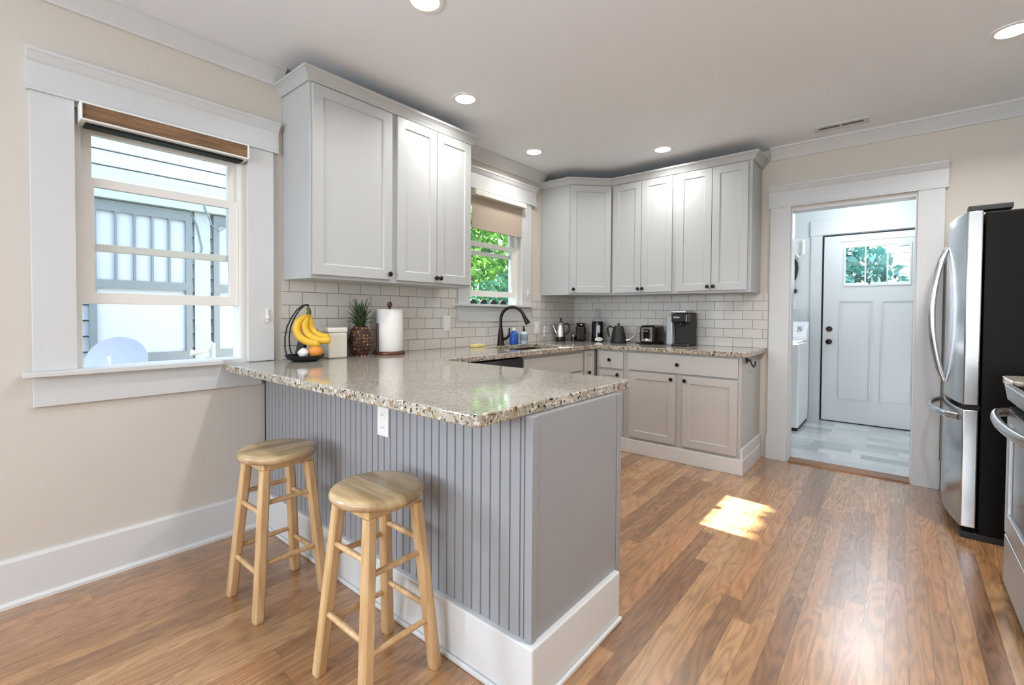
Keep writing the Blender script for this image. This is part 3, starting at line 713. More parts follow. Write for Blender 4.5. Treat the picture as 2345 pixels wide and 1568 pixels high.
bbp = [(0.022,YF-0.020), (XE+0.020,YF-0.020), (XE+0.020,YB_-0.022), (XE-0.011,YB_-0.022), (XE-0.011,YF+0.0105), (0.022,YF+0.0105)]
b = MB(); b.prism(bbp, 0.0, 0.1895, XYZ); b.build('baseboard', m_base, t, 0.005)
shp = [(0.034,YF-0.033), (XE+0.033,YF-0.033), (XE+0.033,YB_-0.022), (XE+0.0205,YB_-0.022), (XE+0.0205,YF-0.0205), (0.034,YF-0.0205)]
b = MB(); b.prism(shp, 0.0, 0.018, XYZ); b.build('shoe_moulding', m_base, t, 0.005)
MB().box(0.02, YB_+0.0005, 0.0, 0.60, -2.2885, ZB).build('filler', m_lower, t)
t = thing('power_outlet', 'white outlet on the beadboard under the granite overhang', 'outlet', (1.137, YF, 0.75))
MB().box(1.100, YF-0.006, 0.690, 1.174, YF, 0.812).build('cover_plate', m_white, t, 0.002)
for z in (0.725, 0.777):
    b = MB(); b.lathe([(0.017,0), (0.017,0.0015), (0.015,0.002)], (1.137, YF-0.006, z), 16, RXm); r = b.build('receptacle', m_white, t)
    b = MB(); b.box(1.130, YF-0.0087, z-0.004, 1.1315, YF-0.008, z+0.006); b.box(1.1425, YF-0.0087, z-0.004, 1.144, YF-0.008, z+0.006); b.build('slots', m_dark, r)

# worktop: one continuous slab with sink cut-out
YP, XP, YI, XI, YBF = -3.443, 1.866, -2.506, 0.652, -0.650
SX0, SX1, SY0, SY1 = 0.14, 0.55, -1.62, -0.94
def top_in(x, y):
    if SX0 < x < SX1 and SY0 < y < SY1: return False
    if y < YI: return x > 0.0225 or y > -3.16
    if x < XI: return True
    if y > YBF and x < 1.885: return True
    return False
b = MB(); b.cells([0.001, 0.0225, SX0, SX1, XI, XP, 1.885], [YP, -3.16, YI, SY0, SY1, YBF, -0.001], lambda x, y: top_in(x, y) and not (x > XP and y < YI), H-0.036, H, XYZ)
bm = b.bm; es = []
for e in bm.edges:
    a, c = e.verts
    if abs(a.co.x-c.co.x) < 1e-5 and abs(a.co.y-c.co.y) < 1e-5 and abs(a.co.x-XP) < 1e-4 and (abs(a.co.y-YP) < 1e-4 or abs(a.co.y-YI) < 1e-4): es.append(e)
bmesh.ops.bevel(bm, geom=es, offset=0.03, segments=6, affect='EDGES', profile=0.5)
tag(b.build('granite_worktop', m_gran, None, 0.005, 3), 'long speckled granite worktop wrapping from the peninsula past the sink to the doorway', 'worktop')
# sink
t = thing('kitchen_sink', 'undermount sink below the window, its far rim just visible', 'sink', (0.345, -1.28, H-0.04))
b = MB(); z1 = H-0.0365; z0 = 0.70
b.cells([SX0-0.014, SX0-0.002, SX1+0.002, SX1+0.014], [SY0-0.014, SY0-0.002, SY1+0.002, SY1+0.014], lambda u, v: not (SX0 < u < SX1 and SY0 < v < SY1), z0+0.0, z1, XYZ); b.build('basin_wall', plain('sink_composite', (60, 46, 36), 0.35, var=0.2, scale=90), t)
MB().box(SX0-0.002, SY0-0.002, z0, SX1+0.002, SY1+0.002, z0+0.012).build('basin_floor', bpy.data.materials['sink_composite'], t)
b = MB(); b.lathe([(0.045,0), (0.045,0.003), (0.03,0.004), (0.028,0.001), (0,0.001)], (0.345, -1.28, z0+0.012), 20); b.build('drain', m_steelb, t)
# faucet
fx, fy = 0.095, -1.325
t = thing('kitchen_faucet', 'dark bronze gooseneck pull-down faucet behind the sink', 'faucet', (fx, fy, H))
b = MB(); b.lathe([(0.034,0), (0.034,0.006), (0.030,0.012), (0.027,0.06), (0.022,0.10), (0.0155,0.15), (0.0135,0.19)], (fx, fy, H), 20); b.build('body', m_bronze, t)
dxy = Vector((0.93, 0.36)).normalized()
R = 0.105; path = [(fx, fy, H+0.185), (fx, fy, H+0.225)]
for k in range(1, 17):
    a = PI-(PI-0.42)*k/16
    u = R+R*math.cos(a); path.append((fx+dxy.x*u, fy+dxy.y*u, H+0.225+R*math.sin(a)))
b = MB(); b.tube(path, 0.0135, 14); b.build('spout', m_bronze, t)
e = Vector(path[-1]); dn = (e-Vector(path[-2])).normalized()
b = MB(); b.tube([e, e+dn*0.01, e+dn*0.03, e+dn*0.085, e+dn*0.09], [0.0145, 0.0155, 0.016, 0.023, 0.021], 14); b.build('spray_head', m_bronze, t)
b = MB(); b.tube([(fx+0.02, fy+0.012, H+0.055), (fx+0.045, fy+0.03, H+0.065), (fx+0.06, fy+0.04, H+0.09), (fx+0.062, fy+0.042, H+0.15)], [0.014, 0.012, 0.009, 0.007], 12); b.build('lever', m_bronze, t)

# ------------------------------------------------------------------ refrigerator
t = thing('refrigerator', 'black-sided stainless French-door refrigerator right of the laundry doorway', 'refrigerator', (3.4, -0.46, 0))
MB().box(3.065, -0.878, 0.035, 3.76, -0.04, 1.735).build('case', m_fridge, t, 0.006)
def bowed(y0, y1, z0, z1, n=10, xb=3.058, xf=2.997, bow=0.050, yc=-0.459, half=0.419):
    fx_ = lambda y: xf-bow*(1-((y-yc)/half)**2)
    pts = [(xb, y0)]+[(fx_(y0+(y1-y0)*k/n), y0+(y1-y0)*k/n) for k in range(n+1)]+[(xb, y1)]
    b = MB(); b.prism(pts, z0, z1, XYZ); b.smooth = True
    return b, fx_
b, FX = bowed(-0.878, -0.462, 0.715, 1.745); d1 = b.build('door', m_steel, t, 0.006, 3)
b, _ = bowed(-0.456, -0.04, 0.715, 1.745); d2 = b.build('door', m_steel, t, 0.006, 3)
b, _ = bowed(-0.878, -0.04, 0.06, 0.690, 20); d3 = b.build('freezer_drawer', m_steel, t, 0.006, 3)
for d, yy in ((d1, -0.515), (d2, -0.403)):
    x0 = FX(yy); pth = []
    for k in range(13):
        s_ = k/12; z = 0.80+0.80*s_
        pth.append((x0-0.004-0.062*math.sin(PI*s_)**0.75, yy, z))
    h = MB(); h.tube(pth, [0.010]+[0.0125]*11+[0.010], 12, (1.2, 0.8)); h.build('handle', m_chrome, d)
pth = []
for k in range(17):
    s_ = k/16; y = -0.83+0.74*s_
    pth.append((FX(y)-0.003-0.058*math.sin(PI*s_)**0.45, y, 0.640-0.0*s_))
h = MB(); h.tube(pth, 0.013, 12, (1.3, 0.8)); h.build('handle', m_chrome, d3)
MB().box(3.0, -0.872, 0.0, 3.75, -0.05, 0.034).build('kick_grille', m_blackm, t, 0.004)
b = MB(); b.box(3.0, -0.873, 1.7455, 3.165, -0.80, 1.775); b.build('hinge_cover', m_blackm, t, 0.004)
b = MB(); b.box(3.0, -0.12, 1.7455, 3.165, -0.045, 1.775); b.build('hinge_cover', m_blackm, t, 0.004)
MB().box(3.0, -0.874, 0.692, 3.062, -0.044, 0.713).build('gasket', m_dark, t)

# short counter between fridge and stove
t = thing('base_cabinet', 'narrow base cabinet between the fridge and the stove', 'cabinet', (3.4, -1.32, 0))
MB().box(3.15, -1.465, 0.0, 3.795, -1.20, ZB).build('body', m_lower, t, 0.001)
b = MB(); b.prism([(3.795,-1.468), (3.10,-1.468), (3.10,-1.215), (3.135,-1.18), (3.795,-1.18)], H-0.036, H, XYZ)
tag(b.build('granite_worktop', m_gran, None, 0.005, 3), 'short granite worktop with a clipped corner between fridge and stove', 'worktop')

# stove
t = thing('stove', 'stainless freestanding stove at the right edge, only its front corner in view', 'stove', (3.45, -1.85, 0))
SY_A, SY_B = -2.232, -1.472
MB().box(3.115, SY_A, 0.03, 3.795, SY_B, 0.865).build('body', m_blackm, t, 0.003)
MB().box(3.095, SY_A, 0.866, 3.795, SY_B, 0.905).build('cooktop', m_blackg, t, 0.006)
b = MB(); b.prism([(3.114,0.83), (3.085,0.838), (3.075,0.90), (3.094,0.905), (3.094,0.866), (3.114,0.8655)], SY_A, SY_B, lambda u, v, w: (u, w, v)); cp = b.build('control_panel', m_steelb, t, 0.002)
for k in range(6):
    y = -1.55-0.1*k
    b = MB(); b.box(3.08, y-0.08, 0.812, 3.113, y, 0.818); b.build('vent_slot', m_dark, t)
b = MB(); b.cells([SY_A+0.003, SY_A+0.09, SY_B-0.05, SY_B-0.003], [0.275, 0.36, 0.745, 0.80], lambda u, v: not (SY_A+0.09 < u < SY_B-0.05 and 0.36 < v < 0.745), 3.086, 3.1145, YZX); od = b.build('oven_door', m_steelb, t, 0.003)
MB().box(3.094, SY_A+0.0895, 0.3595, 3.106, SY_B-0.0495, 0.7455).build('window', m_blackg, od)
pth = []
for k in range(17):
    s_ = k/16; y = SY_B-0.012-0.736*s_
    pth.append((3.082-0.062*math.sin(PI*s_)**0.4, y, 0.785))
b = MB(); b.tube(pth, 0.019, 14, (1.0, 0.75)); b.build('handle', m_steel, od)
MB().box(3.086, SY_A+0.003, 0.06, 3.1145, SY_B-0.003, 0.265).build('drawer', m_steelb, t, 0.004)
MB().box(3.12, SY_A+0.01, 0.0, 3.78, SY_B-0.01, 0.029).build('toe_kick', m_blackm, t)

# ------------------------------------------------------------------ stools
def stool(loc, label, rz):
    t = thing('bar_stool', label, 'stool', loc, 'pine bar stools', rz)
    XF = WM[t.name]
    b = MB(XF); b.lathe([(0.0,0.585), (0.132,0.585), (0.143,0.588), (0.150,0.597), (0.1515,0.605), (0.149,0.613), (0.141,0.6185), (0.128,0.620), (0.0,0.620)], (0,0,0), 48); b.build('seat', m_seat, t)
    b = MB(XF)
    b.cells([-0.098, -0.065, 0.065, 0.098], [-0.098, -0.065, 0.065, 0.098], lambda u, v: not (abs(u) < 0.065 and abs(v) < 0.065), 0.558, 0.5845, XYZ); b.build('seat_support', m_pine, t, 0.003)
    foot = {}; tops = {}
    for sx in (-1, 1):
        for sy in (-1, 1):
            f = Vector((0.133*sx, 0.133*sy, 0.0)); tp = Vector((0.088*sx, 0.088*sy, 0.5845)); foot[sx, sy] = f; tops[sx, sy] = tp
            b = MB(XF); r = 0.0195; c = 0.007
            oc = [(r, -r+c), (r, r-c), (r-c, r), (-r+c, r), (-r, r-c), (-r, -r+c), (-r+c, -r), (r-c, -r)]
            A = [b.v(f+Vector((x*0.92, y*0.92, 0))) for x, y in oc]; B = [b.v(f.lerp(tp, 0.03)+Vector((x, y, 0))) for x, y in oc]
            Cc = [b.v(tp+Vector((x*0.95, y*0.95, -0.0215))) for x, y in oc]
            for P, Q in ((A, B), (B, Cc)):
                for i in range(8): b.face([P[i], P[(i+1) % 8], Q[(i+1) % 8], Q[i]])
            b.face(A[::-1]); b.face(Cc); b.build('leg', m_pine, t, 0.002)
    at = lambda s_, z: foot[s_].lerp(tops[s_], z/0.5845)
    for z, pairs in ((0.435, 'x'), (0.205, 'x'), (0.395, 'y'), (0.168, 'y')):
        for s_ in (-1, 1):
            a, c = ((-1, s_), (1, s_)) if pairs == 'x' else ((s_, -1), (s_, 1))
            b = MB(XF); p, q = at(a, z), at(c, z); d = (q-p).normalized()
            b.tube([p+d*0.012, p.lerp(q, 0.5), q-d*0.012], [0.009, 0.0105, 0.009], 12); b.build('rung', m_pine, t)
    return t
s1 = stool((0.728, -3.467, 0.0), 'round pine stool nearer the wall, under the big-window end of the peninsula', PI/2)
s2 = stool((1.415, -3.443, 0.0), 'round pine stool nearer the camera, in front of the beadboard outlet', 0.0)

# ------------------------------------------------------------------ ceiling fixtures
def can(loc, label, power):
    t = thing('recessed_light', label, 'ceiling light', loc, 'recessed ceiling lights')
    b = MB(Matrix.Translation(loc)); b.lathe([(0.062,0.0), (0.062,-0.004), (0.074,-0.006), (0.084,-0.004), (0.086,0.0)], (0,0,0), 36, capb=False, capt=False); b.build('trim_ring', m_white, t)
    b = MB(Matrix.Translation(loc)); b.lathe([(0.0615,-0.0005), (0.055,-0.003), (0,-0.0035)], (0,0,0), 36); b.build('lens', m_lens, t)
    d = bpy.data.lights.new('can_bulb', 'AREA'); d.shape = 'DISK'; d.size = 0.11; d.energy = power; d.color = (1.0, 0.98, 0.95); d.spread = math.radians(150)
    o = bpy.data.objects.new('can_bulb', d); COL.objects.link(o); o.parent = t; o.location = (0, 0, -0.012)
    return t
can((0.585, -2.24, ZC), 'recessed light above the left wall cabinets', 6)
can((0.345, -1.20, ZC), 'recessed light above the sink', 4.5)
can((1.207, -0.58, ZC), 'recessed light above the back worktop', 5.5)
can((1.11, -3.00, ZC), 'recessed light cut by the top edge of the photo, above the peninsula', 8)
can((3.118, -1.09, ZC), 'recessed light at the right edge, above the fridge', 18)
can((2.95, -2.95, ZC), 'recessed light added out of view to brighten the stove side', 20)  # unseen can, added because the right half came out too dark
t = thing('ceiling_vent', 'white ceiling vent above the laundry doorway', 'vent', (2.385, -0.275, ZC))
b = MB(); b.cells([2.225, 2.255, 2.378, 2.392, 2.515, 2.545], [-0.335, -0.30, -0.252, -0.215], lambda u, v: not (-0.30 < v < -0.252 and (2.255 < u < 2.378 or 2.392 < u < 2.515)), ZC-0.008, ZC-0.0005, XYZ); b.build('frame', m_trim, t, 0.002)
MB().box(2.25, -0.301, ZC-0.0004, 2.52, -0.251, ZC-0.0001).build('backing', m_dark, t)
for k in range(3):
    b = MB(); b.box(2.256, -0.294+0.014*k, ZC-0.006, 2.514, -0.291+0.014*k, ZC-0.001); b.build('louver', plain('vent_grey', (120, 112, 102), 0.5) if k == 0 else bpy.data.materials['vent_grey'], t)

# outlets on the backsplash, towel bar
def wall_plate(name, y, z, label):
    t = thing(name, label, 'outlet', (0.009, y, z))
    MB().box(0.009, y-0.036, z-0.058, 0.015, y+0.036, z+0.058).build('cover_plate', m_white, t, 0.002)
    MB().box(0.015, y-0.017, z-0.034, 0.018, y+0.017, z+0.034).build('receptacle', m_white, t, 0.002)
wall_plate('power_outlet', -1.872, 1.11, 'white outlet on the tile left of the sink window sill')
wall_plate('power_outlet', -0.69, 1.05, 'white outlet on the tile right of the faucet')
t = thing('towel_bar', 'small black towel hook on the end of the back base cabinet', 'towel hook', (1.84, -0.42, 0.83))
b = MB(); b.lathe([(0.02,0), (0.02,0.006), (0.008,0.01), (0.008,0.03)], (1.8405, -0.47, 0.845), 14, Matrix.Rotation(PI/2, 4, 'Y')); b.build('mount', m_blackm, t)
b = MB(); b.tube([(1.866, -0.47, 0.845), (1.872, -0.44, 0.81), (1.876, -0.40, 0.79), (1.876, -0.36, 0.80), (1.872, -0.33, 0.825)], 0.006, 8); b.build('hook', m_blackm, t)


# ------------------------------------------------------------------ things on the worktop
RTX = Vector((0.768, 0.640, 0)); DPT = Vector((-0.640, 0.768, 0))      # a stand's own side / depth axes
def blob(mb, c, r, seed, amp=0.12, sq=(1, 1, 1), nu=20, nv=14):
    rnd = random.Random(seed); ph = [rnd.uniform(0, 6.28) for _ in range(6)]; rings = []
    for j in range(nv+1):
        th = PI*j/nv; ring = []
        for i in range(nu):
            p = 2*PI*i/nu
            q = 1+amp*(math.sin(2*p+ph[0])*math.sin(th)+0.6*math.sin(3*p+4*th+ph[1])*math.sin(th)+0.5*math.sin(5*th+ph[2])*math.sin(th))
            ring.append((c[0]+r*q*math.sin(th)*math.cos(p)*sq[0], c[1]+r*q*math.sin(th)*math.sin(p)*sq[1], c[2]+r*q*math.cos(th)*sq[2]))
        rings.append([mb.v(ring[0])] if j in (0, nv) else [mb.v(x) for x in ring])
    for A, B in zip(rings, rings[1:]):
        for i in range(nu):
            k = (i+1) % nu
            if len(A) == 1: mb.face([A[0], B[k], B[i]])
            elif len(B) == 1: mb.face([A[i], A[k], B[0]])
            else: mb.face([A[i], A[k], B[k], B[i]])
    mb.smooth = True
    return mb
# fruit stand
bc = Vector((0.165, -3.075, H))
P = lambda u, z, d=0.0: bc+RTX*u+DPT*d+Vector((0, 0, z))
t = thing('fruit_stand', 'black wire fruit basket with a tall banana hook near the big window', 'fruit stand', bc)
b = MB(); b.lathe([(0.035,0.001), (0.06,0.004), (0.085,0.016), (0.100,0.034), (0.103,0.034), (0.088,0.013), (0.062,0.001), (0.035,-0.0005+0.0005)], bc, 32, capb=False, capt=False); b.build('basket', m_blackm, t)
hook = [(-0.085,0.02), (-0.098,0.07), (-0.100,0.13), (-0.090,0.19), (-0.068,0.24), (-0.036,0.287), (-0.005,0.312), (0.014,0.316), (0.018,0.306)]
for d0 in (-0.03, 0.03):
    b = MB(); b.tube([P(u, z, d0*(1-0.8*k/8)) for k, (u, z) in enumerate(hook)], 0.0042, 8); b.build('hook_wire', m_blackm, t)
m_ban = plain('banana_peel', (222, 178, 52), 0.5, var=0.12, scale=18)
m_bant = plain('banana_stem', (92, 96, 44), 0.7, var=0.2, scale=30)
t = thing('banana_bunch', 'bunch of ripe yellow bananas hanging from the black hook', 'bananas', P(0.02, 0.29))
b = MB(); b.tube([P(0.016, 0.300), P(0.024, 0.285), P(0.022, 0.262)], [0.008, 0.011, 0.014], 10); b.build('stem', m_bant, t)
for pth in ([(0.018,0.262,0), (-0.022,0.225,-0.018), (-0.033,0.18,-0.028), (-0.014,0.135,-0.03), (0.03,0.108,-0.026), (0.078,0.100,-0.02), (0.092,0.101,-0.018)],
            [(0.020,0.262,0.005), (0.000,0.215,0.0), (0.004,0.17,0.0), (0.036,0.135,0.0), (0.085,0.118,0.0), (0.13,0.118,0.0), (0.144,0.121,0.0)],
            [(0.022,0.262,0.010), (0.014,0.225,0.03), (0.018,0.185,0.035), (0.045,0.152,0.036), (0.085,0.136,0.034), (0.118,0.132,0.032), (0.128,0.133,0.03)]):
    pp = [P(u, z, d) for u, z, d in pth]
    fine = []
    for k in range(len(pp)-1):
        for q in range(4):
            a0, a1, a2, a3 = pp[max(k-1, 0)], pp[k], pp[k+1], pp[min(k+2, len(pp)-1)]; s_ = q/4
            fine.append(0.5*((2*a1)+(a2-a0)*s_+(2*a0-5*a1+4*a2-a3)*s_**2+(3*a1-a0-3*a2+a3)*s_**3))
    fine.append(pp[-1]); m_ = len(fine)-1
    rad = [max(0.005, 0.0205*min(1, (k/m_)/0.22+0.28, (1-k/m_)/0.16+0.15)) for k in range(m_+1)]
    b = MB(); b.tube(fine, rad, 10); b.build('banana', m_ban, t)
b = MB(); blob(b, P(0.064, 0.055, -0.008), 0.038, 4, 0.01); tag(b.build('orange', plain('orange_peel', (222, 140, 58), 0.5, var=0.08, scale=40, bump=0.3)), 'orange in the black wire basket', 'fruit')
b = MB(); blob(b, P(0.006, 0.045, -0.03), 0.034, 9, 0.10, (1.05, 0.9, 0.9)); tag(b.build('produce_bag', plain('thin_white_bag', (226, 224, 228), 0.35, var=0.06, scale=25, bump=0.5)), 'crumpled white produce bag in the wire basket beside the orange', 'bag')
b = MB(Matrix.Translation(P(-0.034, 0.068, 0.028)) @ Matrix.Rotation(0.69, 4, 'Z') @ Matrix.Rotation(0.25, 4, 'Y'))
b.box(-0.026, -0.012, -0.05, 0.026, 0.012, 0.05); tag(b.build('pouch', m_blackg, None, 0.010, 3), 'glossy black pouch standing in the wire basket behind the white bag', 'pouch')
# canister
t = thing('canister', 'square cream canister with a flat lid between the bananas and the pineapple', 'canister', (0.098, -2.868, H))
MB().box(0.038, -2.928, H, 0.158, -2.808, H+0.152).build('body', m_cream, t, 0.010, 4)
MB().box(0.036, -2.930, H+0.153, 0.160, -2.806, H+0.184).build('lid', m_cream, t, 0.008, 3)
# pineapple
def pine_mat():
    m, n, l, p = nt('pineapple_rind')
    tcn = n.new('ShaderNodeTexCoord'); v = n.new('ShaderNodeTexVoronoi'); v.inputs['Scale'].default_value = 46; v.inputs['Randomness'].default_value = 0.35
    l.new(tcn.outputs['Object'], v.inputs['Vector']); rp = n.new('ShaderNodeValToRGB'); l.new(v.outputs['Distance'], rp.inputs[0])
    e = rp.color_ramp.elements; e[0].position = 0.08; e[0].color = srgb(196, 168, 120); e[1].position = 0.55; e[1].color = srgb(48, 28, 20)
    q = e.new(0.26); q.color = srgb(110, 66, 40)
    l.new(rp.outputs[0], p.inputs['Base Color']); p.inputs['Roughness'].default_value = 0.6
    bp = n.new('ShaderNodeBump'); bp.inputs['Strength'].default_value = 0.8; bp.inputs['Distance'].default_value = 0.006; bp.invert = True
    l.new(v.outputs['Distance'], bp.inputs['Height']); l.new(bp.outputs[0], p.inputs['Normal'])
    return m
pc = Vector((0.105, -2.688, H))
t = thing('pineapple', 'whole pineapple with a spiky green crown standing on the worktop', 'pineapple', pc)
b = MB(); rings = []; nu, nv = 56, 40
for j in range(nv+1):
    s_ = j/nv; th = PI*s_; r0 = 0.070*max(0.0, math.sin(min(PI, 0.32+th*0.80)))**0.55 if 0 < j < nv else 0.03
    if j == 0: r0 = 0.045
    ring = []
    for i in range(nu):
        p = 2*PI*i/nu; k = abs(math.sin(4.5*p*2/2+16*s_))*abs(math.sin(4.5*p-16*s_)); ring.append(b.v((pc.x+(r0+0.005*k)*math.cos(p), pc.y+(r0+0.005*k)*math.sin(p), pc.z+0.190*s_)))
    rings.append(ring)
for A, B in zip(rings, rings[1:]):
    for i in range(nu): b.face([A[i], A[(i+1) % nu], B[(i+1) % nu], B[i]])
b.face(rings[0][::-1]); b.face(rings[-1]); b.smooth = True
b.build('fruit_body', pine_mat(), t)
b = MB(); rnd = random.Random(5)
for lv in range(6):
    for k in range(9):
        a = 2*PI*(k+0.5*(lv % 2))/9+rnd.uniform(-0.15, 0.15); ln = 0.065+0.012*lv+rnd.uniform(-0.01, 0.01); tilt = 1.0-0.15*lv+rnd.uniform(-0.1, 0.1)
        base = pc+Vector((0.014*math.cos(a), 0.014*math.sin(a), 0.180+0.011*lv)); out = Vector((math.cos(a), math.sin(a), 0)); side = Vector((-math.sin(a), math.cos(a), 0))
        prev = None
        for q in range(5):
            s_ = q/4; c = base+out*(ln*s_*math.sin(tilt*(0.5+0.5*s_)))+Vector((0, 0, ln*s_*math.cos(tilt*(0.45+0.5*s_)))); w_ = 0.011*(1-s_)**0.8+0.0006
            cur = [b.v(c-side*w_+out*0.003), b.v(c+Vector((0, 0, -0.002))), b.v(c+side*w_+out*0.003), b.v(c+out*0.002+Vector((0, 0, 0.0025)))]
            if prev:
                for z in range(4): b.face([prev[z], prev[(z+1) % 4], cur[(z+1) % 4], cur[z]])
            else: b.face(cur)
            prev = cur
        b.face(prev[::-1])
b.smooth = False
b.build('leaf_crown', plain('pineapple_leaf', (62, 82, 52), 0.5, var=0.25, scale=30), t)
# paper towel
pt = Vector((0.120, -2.478, H))
t = thing('paper_towel_holder', 'dark wooden upright holder carrying the paper towel roll', 'paper towel holder', pt)
b = MB(); b.lathe([(0.098,0), (0.102,0.004), (0.102,0.016), (0.097,0.022), (0.085,0.018), (0.0,0.018)], pt, 40); b.build('base', m_cherry, t)
b = MB(); b.lathe([(0.009,0.018), (0.009,0.308), (0.012,0.314), (0.017,0.326), (0.015,0.340), (0.008,0.346), (0,0.347)], pt, 18); b.build('post', m_cherry, t)
q = pt-RTX*0.060-DPT*0.078
b = MB(); b.lathe([(0.0065,0.016), (0.0065,0.20), (0.004,0.206), (0,0.207)], q, 12); b.build('side_arm', m_cherry, t)
b = MB(); b.lathe([(0.020,0.0195), (0.083,0.0195), (0.086,0.024), (0.086,0.292), (0.083,0.297), (0.020,0.297), (0.020,0.0195)], pt, 48, capb=False, capt=False)
tag(b.build('paper_towel_roll', m_paper), 'fat white paper towel roll on the dark wooden holder', 'paper towel')
# sponge, soap
b = MB(Matrix.Translation((0.105, -1.62, H)) @ Matrix.Rotation(0.1, 4, 'Z')); b.box(-0.036, -0.056, 0, 0.036, 0.056, 0.026)
tag(b.build('sponge', plain('yellow_sponge', (226, 208, 140), 0.9, var=0.08, scale=90, bump=0.6), None, 0.006, 3), 'pale yellow sponge lying left of the sink', 'sponge')
t = thing('dish_soap_bottle', 'clear bottle of deep blue dish soap just right of the faucet', 'bottle', (0.085, -1.135, H))
b = MB(); b.lathe([(0.034,0), (0.040,0.005), (0.042,0.04), (0.040,0.085), (0.032,0.105), (0.016,0.116), (0.014,0.122)], (0.085, -1.135, H), 28); b.build('bottle_body', m_blue, t)
b = MB(); b.lathe([(0.017,0.1225), (0.017,0.136), (0.009,0.140), (0.008,0.150), (0,0.151)], (0.085, -1.135, H), 18); b.build('cap', m_white, t)
t = thing('soap_dispenser', 'clear pump bottle with a pale label, right of the blue dish soap', 'bottle', (0.10, -1.01, H))
b = MB(); b.lathe([(0.034,0), (0.037,0.004), (0.037,0.096), (0.030,0.108), (0.014,0.114)], (0.10, -1.01, H), 26); b.build('bottle_body', plain('pale_blue_soap', (196, 210, 216), 0.15, var=0.03), t)
b = MB(); b.lathe([(0.0375,0.030), (0.0378,0.031), (0.0378,0.088), (0.0375,0.089)], (0.10, -1.01, H), 26, capb=False, capt=False); b.build('label', plain('grey_label', (140, 152, 160), 0.5, var=0.2, scale=60), t)
b = MB(); b.tube([(0.10, -1.01, H+0.1145), (0.10, -1.01, H+0.135), (0.10, -1.01, H+0.158), (0.104, -1.018, H+0.163), (0.118, -1.045, H+0.160)], [0.014, 0.008, 0.005, 0.006, 0.0045], 10); b.build('pump', m_bronze, t)

# small appliances along the back worktop
c = Vector((0.10, -0.41, H))
t = thing('percolator', 'polished steel coffee percolator in the worktop corner', 'percolator', c)
b = MB(); b.lathe([(0.050,0.0), (0.052,0.004), (0.050,0.040), (0.046,0.044)], c, 28); b.build('base', m_black, t)
b = MB(); b.lathe([(0.047,0.0445), (0.047,0.06), (0.040,0.125), (0.037,0.165), (0.040,0.180)], c, 28); b.build('pot', m_chrome, t)
b = MB(); b.lathe([(0.040,0.1805), (0.038,0.188), (0.020,0.204), (0.010,0.208)], c, 28); b.build('lid', m_chrome, t)
b = MB(); b.lathe([(0.007,0.2085), (0.011,0.214), (0.011,0.228), (0.006,0.234), (0,0.235)], c, 14); b.build('lid_knob', m_black, t)
b = MB(); b.tube([c-RTX*0.040+Vector((0,0,0.08)), c-RTX*0.055+Vector((0,0,0.10)), c-RTX*0.068+Vector((0,0,0.135)), c-RTX*0.077+Vector((0,0,0.158))], [0.014, 0.011, 0.008, 0.007], 10); b.build('spout', m_chrome, t)
b = MB(); b.tube([c+RTX*0.040+Vector((0,0,0.172)), c+RTX*0.070+Vector((0,0,0.178)), c+RTX*0.085+Vector((0,0,0.160)), c+RTX*0.083+Vector((0,0,0.115)), c+RTX*0.066+Vector((0,0,0.075)), c+RTX*0.045+Vector((0,0,0.068))], [0.008, 0.010, 0.011, 0.011, 0.009, 0.007], 10, (1, 0.7)); b.build('handle', m_black, t)
c = Vector((0.135, -0.225, H))
t = thing('spice_jar', 'tiny dark jar between the percolator and the black grinder', 'jar', c)
b = MB(); b.lathe([(0.022,0), (0.025,0.003), (0.025,0.035), (0.018,0.041)], c, 18); b.build('jar_body', plain('dark_glass_jar', (44, 30, 26), 0.15), t)
b = MB(); b.lathe([(0.019,0.0415), (0.019,0.056), (0,0.057)], c, 18); b.build('lid', m_steelb, t)
c = Vector((0.205, -0.20, H))
t = thing('coffee_grinder', 'tall black coffee grinder right of the percolator', 'coffee grinder', c)
b = MB(Matrix.Translation(c) @ Matrix.Rotation(0.69, 4, 'Z')); b.box(-0.048, -0.05, 0, 0.048, 0.05, 0.155); b.build('body', m_blackg, t, 0.018, 4)
b = MB(Matrix.Translation(c) @ Matrix.Rotation(0.69, 4, 'Z')); b.box(-0.046, -0.048, 0.156, 0.046, 0.048, 0.185); b.build('lid', m_black, t, 0.016, 4)
q = c+RTX*0.03-DPT*0.05
b = MB(); b.lathe([(0.017,0), (0.017,0.008), (0.012,0.014), (0,0.015)], q+Vector((0,0,0.055)), 16, Matrix.Rotation(0.69, 4, 'Z') @ RXm); b.build('dial', m_black, t)
b = MB(); b.lathe([(0.008,0), (0.008,0.003), (0,0.004)], c-DPT*0.05+Vector((0,0,0.165)), 12, Matrix.Rotation(0.69, 4, 'Z') @ RXm); b.build('button', m_steelb, t)
c = Vector((0.405, -0.20, H))
t = thing('blender', 'black personal blender with a clear upturned cup', 'blender', c)
b = MB(); b.lathe([(0.062,0), (0.064,0.006), (0.062,0.06), (0.058,0.10), (0.060,0.195), (0.052,0.203)], c, 32); b.build('motor_base', m_blackg, t)
b = MB(); b.lathe([(0.046,0.2035), (0.046,0.225), (0.038,0.235), (0.036,0.30), (0.032,0.325), (0.018,0.332), (0,0.333)], c, 28); b.build('cup', m_clear, t)
b = MB(); b.lathe([(0.040,0), (0.040,0.004), (0,0.005)], c-DPT*0.060+Vector((0,0,0.026)), 20, Matrix.Rotation(0.69, 4, 'Z') @ RXm @ Matrix.Scale(0.5, 4, (0, 1, 0))); b.build('front_badge', m_white, t, label='white oval on the front of the base')
